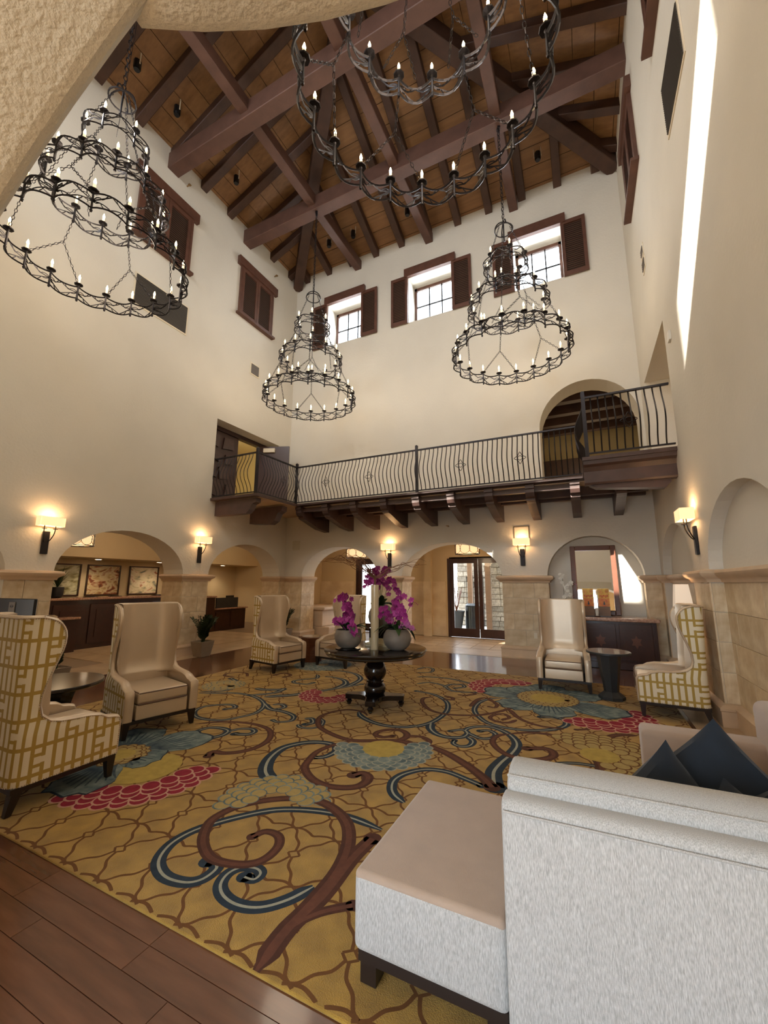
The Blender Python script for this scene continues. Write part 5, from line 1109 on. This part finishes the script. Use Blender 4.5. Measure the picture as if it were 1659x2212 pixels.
# ---------------------------------------------------------------- potted foliage plants
def zz(label, loc, s=1.0, n=12, prof=None, seed=1, m='leafdark', sq=False):
    rr = random.Random(seed); t = thing('potted_plant', label, 'plant', loc)
    h = .34*s; r0, r1 = .15*s, .21*s
    rows = [[(r*math.cos(2*PI*k/4+PI/4)*1.25, r*math.sin(2*PI*k/4+PI/4)*1.25, z) for k in range(4)] for r, z in ((r0, 0), (r1, h), (r1*.88, h), (r1*.86, h-.04))]
    b = MB(); b.grid(rows, closed=True); b.add(rows[0], [(3, 2, 1, 0)]); b.add(rows[-1], [(0, 1, 2, 3)]); bevel(b.build('planter', 'potstone', t), .03*s, 3)
    for k in range(n):
        a = rr.uniform(0, 2*PI); L = rr.uniform(.34, .60)*s; le = rr.uniform(.12, .62); P = cat_rom([(0, 0, h-.03), (le*L*.25, 0, h+L*.45), (le*L*.8, 0, h+L*(1.0-.25*le))], 6)
        fb = MB(); fb.tube(P, .006*s, 4)
        for i in range(3, len(P)):
            for sd in (-1, 1):
                p = P[i]; ll = .11*s*(1-.35*i/len(P)); d = Vector((rr.uniform(.2, .6), sd, .45)).normalized()*ll; w = Vector((.5, -sd*.1, .6)).normalized()*ll*.34
                fb.add([p, p+d*.5+w, p+d, p+d*.5-w], [(0, 1, 2, 3)])
        o = fb.build('frond', m, t); o.rotation_euler = (0, 0, a); o.location = (0.03*math.cos(a)*s, .03*math.sin(a)*s, 0)
    return t
zz('leafy green plant in a pale square pot against the pier left of the second arch', (-7.68, 6.62, .005), .95, 36, seed=2)
zz('leafy green plant in a pale pot in the far corner behind a wing chair', (-7.62, 9.25, .005), 1.0, 30, seed=3)
zz('low feathery plant in a grey pot behind the left side table', (-7.5, 3.72, .001), .85, 13, seed=5)
# ---------------------------------------------------------------- reception
t = thing('reception_counter', 'long dark panelled reception counter with a granite top seen through the large arch', 'counter', (-11.0, 6.9, 0))
MB().box((-.55, -1.75, 0), (0, 1.55, 1.16)).build('counter_body', 'darkwood', t); bevel(MB().box((-.62, -1.80, 1.16), (.07, 1.60, 1.22)).build('counter_top', 'granite', t), .015)
for k in range(4): 
    y0 = -1.66+k*.8
    fo = bevel(MB().box((0, y0, .12), (.03, y0+.70, 1.06)).build('panel', 'darkwood', t), .01); MB().box((.03, y0+.14, .26), (.045, y0+.56, .92)).build('raised_field', 'darkwood', fo)
bevel(MB().box((-.05, -1.78, .74), (.36, -1.22, .79)).build('side_shelf', 'granite', t), .01); MB().box((0, -1.74, 0), (.30, -1.26, .74)).build('shelf_cabinet', 'darkwood', t)
for i, (y, w, m) in enumerate(((6.57, .80, 'paint1'), (7.63, .98, 'paint2'), (8.92, 1.02, 'paint3'))):
    lb = ('framed green and cream abstract landscape, left of three on the reception wall', 'framed rust and cream abstract landscape, middle of three on the reception wall', 'framed pale and blue abstract landscape, right of three on the reception wall')[i]
    t = thing('framed_painting', lb, 'painting', (-13.395, y, 1.65)); b = MB(); h = .46
    b.box((0, -w/2, -h), (.05, -w/2+.035, h)).box((0, w/2-.035, -h), (.05, w/2, h)).box((0, -w/2+.035, h-.035), (.05, w/2-.035, h)).box((0, -w/2+.035, -h), (.05, w/2-.035, -h+.035)); b.build('frame', 'darkwood', t)
    MB().box((.0, -w/2+.035, -h+.035), (.02, w/2-.035, h-.035)).build('canvas', m, t)
def frondpot(label, loc, s, seed):
    rr = random.Random(seed); t = thing('potted_palm', label, 'plant', loc); MB().lathe([(.07*s, 0), (.11*s, .03), (.12*s, .2*s), (.11*s, .22*s)], 16).build('pot', 'ironblack', t, smooth=True)
    for k in range(18):
        a = rr.uniform(0, 2*PI); L = rr.uniform(.35, .55)*s; u = rr.uniform(.2, .9); rows = []
        for i in range(6): q = i/5; rows.append([(L*q*u, -.022*s*math.sin(PI*min(1, q+.1)), .2*s+L*(q*1.1-q*q*.8*u)), (L*q*u, .022*s*math.sin(PI*min(1, q+.1)), .2*s+L*(q*1.1-q*q*.8*u))])
        o = MB().grid(rows).build('blade', 'leafdark', t); o.rotation_euler = (0, 0, a)
frondpot('dark strap leaved plant on the reception counter at its left end', (-11.25, 5.40, 1.221), 1.15, 4)
frondpot('dark strap leaved plant on the reception counter at its right end', (-11.25, 8.35, 1.221), 1.25, 5)
for i, y in enumerate((6.1, 6.7, 7.9)): tag(MB().box((-.12, -.1, 0), (.1, .12, .012)).box((-.02, -.12, .012), (.0, .10, .022)).build('brochure_tray', 'black', loc=(-11.15, y, 1.2205)), ('small black tray on the counter, nearest the left plant', 'small black tray in the middle of the counter', 'small black tray on the counter near the right plant')[i], 'tray')
t = thing('reception_desk', 'dark panelled reception desk with raised screen seen through the smaller arch', 'desk', (-11.1, 10.55, 0))
MB().box((-.5, -.62, 0), (0, .78, .70)).build('desk_body', 'darkwood', t); bevel(MB().box((-.55, -.60, .70), (.08, .82, .745)).build('desk_top', 'granite', t), .01)
MB().box((-.10, -.50, .745), (-.05, .45, 1.08)).build('privacy_screen', 'slate', t)
MB().box((-.5, -1.1, 0), (.02, -.62, 1.10)).build('end_cabinet', 'darkwood', t); bevel(MB().box((-.55, -1.15, 1.10), (.06, -.58, 1.15)).build('cabinet_top', 'granite', t), .01)
for y in (-.55, .10): MB().box((0, y, .10), (.02, y+.55, .62)).build('panel', 'darkwood', t)
def monitor(label, loc, rz, w=.5, h=.32, badge=False):
    t = thing('computer_monitor', label, 'monitor', loc, rz)
    bevel(MB().box((-w/2, -.025, .10), (w/2, .015, .10+h)).build('screen_housing', 'black', t), .01); MB().box((-.03, 0, .0), (.03, .02, .12)).box((-.1, -.07, 0), (.1, .07, .012)).build('stand', 'black', t)
    if badge:
        MB().box((-.07, -.035, .11), (.05, -.026, .10+h*.82)).build('back_label', 'greypanel', t)
        MB().tube([(-.01+.030*math.cos(a), -.036, .10+h*.62+.018*math.sin(a)) for a in [2*PI*k/12 for k in range(12)]], .0025, 4, closed=True).box((-.032, -.038, .10+h*.60), (.012, -.0355, .10+h*.63)).build('oval_emblem', 'black', t)
monitor('black computer monitor on the far reception desk', (-11.3, 10.75, .746), PI/2+.2, .42, .30)
monitor('black computer monitor seen from behind at the left edge of the picture', (-7.02, 2.90, 1.0), math.radians(8), .82, .27, True)
t = thing('laptop_stand', 'dark narrow desk pedestal under the monitor at the left edge', 'desk', (-7.02, 2.90, 0)); bevel(MB().box((-.45, -.28, .96), (.45, .28, .999)).build('desk_top', 'trim', t), .01); MB().box((-.35, -.2, .005), (.35, .2, .96)).build('pedestal_body', 'darkwood', t)
t = thing('wall_easel_sign', 'dark slim rack by the far reception desk', 'rack', (-12.9, 9.55, 0)); MB().box((0, 0, 0), (.04, .03, 1.9)).box((0, .45, 0), (.04, .48, 1.9)).build('upright', 'ironblack', t)
for k in range(4): MB().box((.0, .03, .5+k*.42), (.03, .45, .53+k*.42)).build('shelf', 'ironblack', t)
for i, (x, y, z, lb) in enumerate(((-12.9, 7.15, 2.255, 'recessed downlight above the middle painting'), (-12.9, 9.1, 2.255, 'recessed downlight above the right painting'), (-12.9, 11.8, 2.255, 'recessed downlight over the far reception desk'))):
    t = tag(MB().lathe([(.10, -.008), (.10, .0), (.001, .0)], 18, cap=False).build('recessed_downlight', 'ventframe', loc=(x, y, z)), lb, 'downlight'); MB().lathe([(.075, -.012), (.001, -.012)], 16, cap=False).build('lens', 'downlight', t)
    lamp('downlight_lamp', 'SPOT', (x+.1, y, z-.03), 40, (1.0, 0.80, 0.55), (0, 0, -1), spot_size=2.2, spot_blend=.8, shadow_soft_size=.08)
lamp('reception_light', 'POINT', (-10.3, 6.4, 2.75), 36, (1.0, 0.78, 0.54), shadow_soft_size=.3)
lamp('reception_light', 'POINT', (-10.3, 10.6, 2.75), 32, (1.0, 0.80, 0.54), shadow_soft_size=.3)
# drum lanterns
def lantern(label, loc, w=.62, h=.24):
    t = thing('drum_lantern', label, 'pendant', loc)
    b = MB(); n = 24
    rows = [[(w/2*math.cos(2*PI*k/n), w/2*.8*math.sin(2*PI*k/n), z) for k in range(n)] for z in (0, h)]; b.grid(rows, closed=True); b.add(rows[0], [tuple(range(n))]); b.build('drum_shade', 'shade', t)
    c = MB(); W2 = w/2+.03
    for k in range(8):
        a = 2*PI*k/8; c.tube([(W2*math.cos(a+math.cos(q)*.42), W2*.82*math.sin(a+math.cos(q)*.42), h/2+math.sin(q)*h*.56) for q in [2*PI*i/14 for i in range(14)]], .006, 4, closed=True)
    for z in (-.02, h+.02): c.tube([(W2*math.cos(2*PI*k/20), W2*.82*math.sin(2*PI*k/20), z) for k in range(20)], .008, 4, closed=True)
    c.build('ring_cage', 'ironblack', t); MB().tube([(0, 0, h), (0, 0, 3.02-loc[2])], .012, 6).build('stem', 'ironblack', t)
    lamp('lantern_light', 'POINT', (0, 0, -.12), 11, (1.0, 0.74, 0.46), parent=t, shadow_soft_size=.15)
lantern('drum lantern with ring cage in front of the entrance doors', (-2.90, 11.2, 2.42))
lantern('drum lantern with ring cage in the left entrance bay behind the willow twigs', (-6.45, 11.2, 2.40))
lantern('drum lantern with ring cage partly behind the edge of the large left arch', (-10.0, 5.08, 2.40))
tag(MB().box((-12.2, 5.6, 2.9), (-9.0, 6.1, 3.099)).build('hall_beam', 'rafter'), 'dark timber beam under the reception hall ceiling', 'beam')

# ---------------------------------------------------------------- entrance doors and the court outside
def door_leaf(parent, x0, x1, y, h=2.34, ft=.115):
    d = bpy.data.objects.new('door_leaf', None); COL.objects.link(d); d.parent = parent
    b = MB(); b.box((x0, y, .01), (x0+ft, y+.05, h)); b.box((x1-ft, y, .01), (x1, y+.05, h)); b.box((x0+ft, y, h-.13), (x1-ft, y+.05, h)); b.box((x0+ft, y, .01), (x1-ft, y+.05, .26)); b.build('door_frame', 'darkwood', d)
    MB().box((x0+ft, y+.02, .26), (x1-ft, y+.028, h-.13)).build('pane', 'glass', d)
dr = bpy.data.objects.new('door_1', None); COL.objects.link(dr); dr['kind'] = 'structure'
door_leaf(dr, -3.80, -2.93, 12.46); door_leaf(dr, -2.91, -2.04, 12.46)
MB().box((-3.87, 12.40, 0), (-3.80, 12.58, 2.36)).box((-2.04, 12.40, 0), (-1.98, 12.58, 2.36)).box((-3.80, 12.40, 2.34), (-2.04, 12.58, 2.40)).build('door_casing', 'darkwood', dr)
dr = bpy.data.objects.new('door_2', None); COL.objects.link(dr); dr['kind'] = 'structure'
door_leaf(dr, -7.10, -6.05, 12.46, 2.36, .16)
MB().box((-7.15, 12.40, 0), (-7.10, 12.58, 2.40)).box((-6.05, 12.40, 0), (-6.0, 12.58, 2.40)).box((-7.10, 12.40, 2.36), (-6.05, 12.58, 2.42)).build('door_casing', 'darkwood', dr)
S(MB().box((-14, 12.6, -.2), (6, 30, -.02)).build('floor_courtyard', 'gravel'))
wo = S(MB().box((-4.62, 16.2, 0), (-3.3, 16.6, 3.2)).build('wall_courtyard', 'grout'))
wo2 = S(MB().box((-2.88, 14.2, 0), (-1.6, 14.7, 3.2)).build('wall_courtyard_pier', 'grout'))
sb = MB().box((0, 0, 0), (1, 1, 1)).mesh('rubble_stone', 'wallstone')
def rubble(par, x0, x1, y, z1):
    z = 0.0
    while z < z1:
        h = R.uniform(.14, .24); x = x0
        while x < x1-.05:
            w = min(R.uniform(.2, .42), x1-x); link('rubble_stone', sb, par, (x+.008, y-R.uniform(.02, .07), z+.008), scale=(w-.016, .12, h-.016)); x += w
        z += h
rubble(wo, -4.64, -3.3, 16.2, 3.1); rubble(wo2, -2.90, -1.6, 14.2, 3.1)
tag(MB().box((-4.02, 15.4, 0), (-3.86, 15.56, 3.1)).build('timber_post', 'palewood'), 'upright timber post in the court outside the left door leaf', 'post')
tag(MB().box((-3.04, 13.95, 0), (-2.88, 14.10, 3.1)).build('timber_post', 'palewood'), 'upright timber post in the court outside the right door leaf', 'post')
t = thing('planter', 'tall blue grey tapered planter outside the left door leaf', 'planter', (-4.12, 14.2, 0)); MB().lathe([(.16, 0), (.27, .62), (.30, .66), (.26, .66), (.24, .6)], 18).build('pot', 'slate', t, smooth=True)
b = MB()
for k in range(12): a = 2*PI*k/12; b.tube([(0, 0, .6), (.1*math.cos(a), .1*math.sin(a), 1.0), (.2*math.cos(a), .2*math.sin(a), 1.35+.1*math.sin(3*a))], .012, 4)
b.build('twiggy_shrub', 'stump', t)
t = thing('litter_bin', 'black slatted litter bin in the court seen through the left door leaf', 'bin', (-3.62, 14.5, 0)); MB().lathe([(.24, .04), (.24, .80), (.27, .84), (.2, .9)], 14).build('bin_body', 'slate', t)
for k in range(14): a = 2*PI*k/14; MB().box((.245, -.03, .06), (.26, .03, .8)).build('slat', 'black', t).rotation_euler = (0, 0, a)
t = thing('iron_gate', 'thin black iron gate in the court behind the bin', 'gate', (-4.2, 15.9, 0))
for k in range(9): MB().box((k*.13, 0, 0), (k*.13+.018, .018, 1.9)).build('gate_bar', 'black', t)
MB().box((0, 0, 1.8), (1.06, .02, 1.83)).box((0, 0, .2), (1.06, .02, .23)).build('gate_rail', 'black', t)

# ---------------------------------------------------------------- niche: cabinet, mirror, dispensers, white orchid
t = thing('sideboard', 'dark carved sideboard with a pink granite top in the arched niche', 'cabinet', (0.17, 9.47, 0))
MB().box((-.98, -.20, .10), (.96, .22, .885)).build('cabinet_body', 'darkwood', t); MB().box((-1.02, -.24, .01), (1.0, .23, .12)).build('plinth', 'darkwood', t)
bevel(MB().box((-1.05, -.28, .885), (1.02, .24, .955)).build('granite_top', 'granite', t), .02)
for i, x0 in enumerate((-.88, -.26, .34)):
    d = bevel(MB().box((x0, -.225, .17), (x0+.54, -.198, .84)).build('door', 'darkwood', t), .006); MB().box((x0+.09, -.235, .26), (x0+.45, -.222, .75)).build('raised_panel', 'darkwood', d)
    cxp = x0+.27; MB().prism([(cxp+.10*math.cos(2*PI*k/12)*(1 if k % 2 else .55), .52+.12*math.sin(2*PI*k/12)*(1 if k % 2 else .6)) for k in range(12)], 1, -.246, -.234).build('carved_crest', 'mirrorwood', d)
for x in (-.95, .90): 
    for k in range(3): MB().box((x+k*.02, -.215, .14), (x+k*.02+.012, -.198, .86)).build('reeding', 'darkwood', t)
t = thing('wall_mirror', 'large dark framed mirror leaning in the arched niche', 'mirror', (0.17, 9.92, .96)); w, h, f = .44, 1.46, .10
b = MB(); b.box((-w, -.05, 0), (-w+f, 0, h)).box((w-f, -.05, 0), (w, 0, h)).box((-w+f, -.05, h-f), (w-f, 0, h)).box((-w+f, -.05, 0), (w-f, 0, f)); bevel(b.build('mirror_frame', 'mirrorwood', t), .012)
MB().box((-w+f, -.02, f), (w-f, -.01, h-f)).build('mirror_glass', 'mirror', t); t.rotation_euler = (math.radians(-4.0), 0, 0); t.location = (.17, 9.86, .958)
def dispenser(label, loc):
    t = thing('drinks_dispenser', label, 'dispenser', loc)
    MB().box((-.10, -.10, 0), (.10, .10, .20)).build('wooden_base', 'palewood', t); MB().box((-.11, -.11, 0), (.11, .11, .012)).build('base_plate', 'black', t)
    MB().box((-.10, -.10, .20), (.10, .10, .36)).build('lower_panel', 'orange', t); MB().box((-.10, -.10, .36), (.10, .10, .44)).build('middle_band', 'gold', t); MB().box((-.10, -.10, .44), (.10, .10, .55)).build('upper_panel', 'gold', t)
    b = MB(); rr = random.Random(3)
    for k in range(11):
        x, z = rr.uniform(-.075, .075), rr.choice((rr.uniform(.23, .34), rr.uniform(.45, .52))); r = rr.uniform(.014, .024)
        b.tube([(x+r*math.cos(a), -.102, z+r*math.sin(a)) for a in [2*PI*q/10 for q in range(10)]], .003, 3, closed=True)
    b.build('ring_motifs', 'orange', t)
    b = MB()
    for k in range(5): x = -.075+k*.032; b.box((x, -.104, .375), (x+.008, -.1005, .425)); b.box((x+.008, -.104, .375 if k % 2 else .415), (x+.024, -.1005, .385 if k % 2 else .425)); b.box((x+.016, -.104, .385), (x+.024, -.1005, .42))
    b.build('red_lettering', 'redp', t)
    b = MB(); b.box((-.015, -.15, .235), (.015, -.10, .265)).box((-.008, -.15, .265), (.008, -.135, .30)); b.build('tap', 'black', t)
dispenser('orange and gold drinks dispenser on the sideboard, nearer the white orchid', (0.02, 9.52, .956))
dispenser('orange and gold drinks dispenser on the sideboard, farther from the white orchid', (0.30, 9.52, .956))
t = thing('cup_stack', 'stack of clear plastic cups between the two dispensers', 'cups', (0.16, 9.34, .956)); MB().lathe([(.05, 0), (.052, .012), (.02, .014)], 12).build('cup_tray', 'darkwood', t)
for k in range(5): MB().lathe([(.025, .02+k*.022), (.036, .085+k*.022)], 12, cap=False).build('cup', 'white', t)
orchid('small white orchid on the sideboard left of the mirror', (-.42, 9.45, .956), [(.06, 0), (.075, .05), (.07, .11), (.065, .11)], [(st((0, 0, .1), (-.01, 0, .5), (-.02, 0, .78), (-.08, -.02, .80)), 6, None), (st((0, 0, .1), (.03, 0, .45), (.10, 0, .62), (.19, -.02, .66)), 6, None), (st((0, 0, .1), (.02, 0, .3), (.06, 0, .44), (.12, -.02, .42)), 5, None)], 'orchidw', 7, .065, .11, random.Random(12), 1.25, potm='white')
# lamp behind the right chair
t = thing('floor_lamp', 'floor lamp with a tall tapered shade standing behind the right wing chair', 'lamp', (1.18, 6.97, 0))
MB().lathe([(.11, .006), (.11, .02), (.012, .03), (.012, 1.22)], 14).build('lamp_stand', 'ironblack', t)
b = MB(); rows = [[(r*s1, r*s2, z) for s1, s2 in ((-1, -1), (1, -1), (1, 1), (-1, 1))] for r, z in ((.125, 1.05), (.075, 1.60))]; b.grid(rows, closed=True); b.build('tapered_shade', 'shadew', t)
lamp('lamp_light', 'POINT', (0, 0, 1.35), 4, (1.0, 0.86, 0.68), parent=t, shadow_soft_size=.05)
tag(wbox('wall_outlet', PB, -1.10, -1.03, .42, .54, .02, 'ventframe'), 'pale wall outlet on the stone pier beside the entrance arch', 'outlet')
